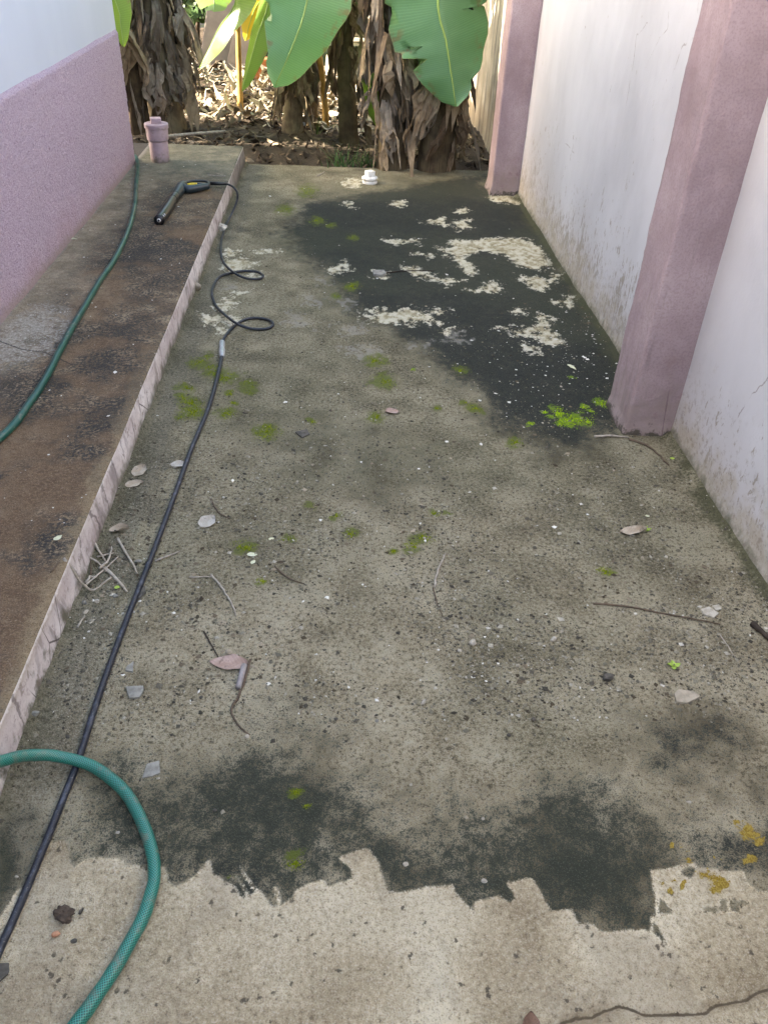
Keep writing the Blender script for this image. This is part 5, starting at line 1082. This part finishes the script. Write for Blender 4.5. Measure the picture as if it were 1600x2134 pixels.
# things behind the plants
M['bottle'] = mat_plain('green_plastic', (.01, .22, .07), .25, .5, .15, 20); M['clay'] = mat_plain('clay', (.36, .13, .05), .85, .2, .3, 20, .4)
b = P(594, 281, .03); b[2] = float(soil_z(b[0], b[1])); bo = empty('bottle', b, 'green plastic bottle lying at the foot of the short stump', 'bottle')
V, Fc = lathe([(.001, 0), (.034, .002), (.040, .01), (.040, .075), (.030, .085), (.040, .095), (.040, .14), (.034, .165), (.016, .195), (.014, .215)], 18); o = link('body', mesh('body', V, Fc), M['bottle'], bo); o.rotation_euler = (0, 1.50, .5); o.location.z = .04; o.scale = (.8,) * 3
V, Fc = lathe([(.016, .21), (.017, .214), (.017, .232), (.014, .235)], 14); o2 = link('cap', mesh('cap', V, Fc), M['whitep'], bo); o2.rotation_euler = (0, 1.50, .5); o2.location.z = .04; o2.scale = (.8,) * 3
def block(name, cx, cy, z0, sx, sy, sz, mat, label, cat, rot=(0, 0, 0), group=None, bv=.006):
    V, Fc = box_vf(-sx / 2, sx / 2, -sy / 2, sy / 2, 0, sz); o = link(name, mesh(name, V, Fc, False), mat, None, (cx, cy, z0)); o.rotation_euler = rot; bevel(o, bv, 2); return tag(o, label, cat, group)
p = P(566, 185, .1); block('clay_block', p[0], p[1], float(soil_z(p[0], p[1])) - .02, .34, .2, .2, M['clay'], 'orange clay block half hidden behind the broad leaf', 'block', (0, 0, .2))
M['board'] = mat_plain('board_grey', (.20, .165, .135), .8, .25, .25, 6, .3); M['plank'] = mat_plain('plank_weathered', (.46, .42, .34), .85, .2, .3, 12, .3)
for px, h, w, rz, lb in [(452, 1.05, .34, .25, 'wide grey board leaning in the heap behind the left plant'), (492, .8, .22, .05, 'narrow grey board leaning beside the wide one')]:
    p = PY(px, 178, 9.1); block('leaning_board', p[0], 9.1, float(soil_z(p[0], 9.1)) - .02, w, .03, h, M['board'], lb, 'board', (-.45, .30, rz))
M['mossblock'] = mat_plain('mossy_block', (.055, .075, .045), .95, .2, .4, 8, .5)
p = PY(690, 110, 9.6); lw = block('low_wall', p[0], 9.75, -.1, 1.5, .28, .52, M['mossblock'], 'low mossy green block wall under the plank pile', 'wall')
zt = .42
for k in range(8):
    block('plank', p[0] + random.uniform(-.08, .08), 9.72 + random.uniform(-.05, .05), zt, random.uniform(.8, 1.25), .16, .035, M['plank'], 'weathered pale plank in the pile on the low mossy wall', 'plank', (0, random.uniform(-.008, .008), random.uniform(-.05, .05)), 'planks piled behind the bananas', .003); zt += .043
# back wall and shrubs closing the plot
M['backw'] = mat_plain('back_wall_dark', (.10, .105, .095), .95, .2, .4, 3, .4)
block('back_wall', -3.2, 13.6, -.1, 9.5, .2, 2.2, M['backw'], 'dark weathered wall closing the plot behind the planks', 'wall')
M['shrubleaf'] = mat_plain('shrub_leaf', (.045, .085, .025), .55, .3, .5, 4)
def shrub(x, y, r, h, n, seed, label):
    g = np.random.default_rng(seed); z0 = float(soil_z(x, y)) - .02 if y < 13 else -.06
    e = empty('shrub', (x, y, z0), label, 'shrub', 'shrubs at the back of the plot'); V = []; Fc = []
    for k in range(n):
        d = g.normal(size=3); d /= np.linalg.norm(d); q = g.random() ** .4; c = np.array([d[0] * r * q, d[1] * r * q, h * .55 + d[2] * h * .5 * q]); c += .12 * np.sin(c[[1, 2, 0]] * 7 + seed)
        t1 = g.normal(size=3); t1 /= np.linalg.norm(t1); t2 = np.cross(t1, g.normal(size=3)); t2 /= np.linalg.norm(t2); l = g.uniform(.04, .10); o = len(V); V += [c - t1 * l, c + t2 * l * .4, c + t1 * l, c - t2 * l * .4]; Fc.append((o, o + 1, o + 2, o + 3))
    link('crown', mesh('crown', V, Fc, False), M['shrubleaf'], e)
    V, Fc, UV = tube(catmull([(0, 0, 0), (.03, .02, h * .3), (-.02, .03, h * .7)], 4), np.linspace(.03, .01, 9), 8); link('trunk', mesh('trunk', V, Fc), M['twig'], e)
shrub(-3.0, 9.2, .8, 1.7, 2600, 1, 'dark leafy shrub far left behind the house corner'); shrub(-1.7, 11.2, .9, 1.6, 2600, 2, 'dark leafy shrub behind the leaning boards'); shrub(.2, 11.6, .9, 1.5, 2600, 3, 'dark leafy shrub behind the plank pile')
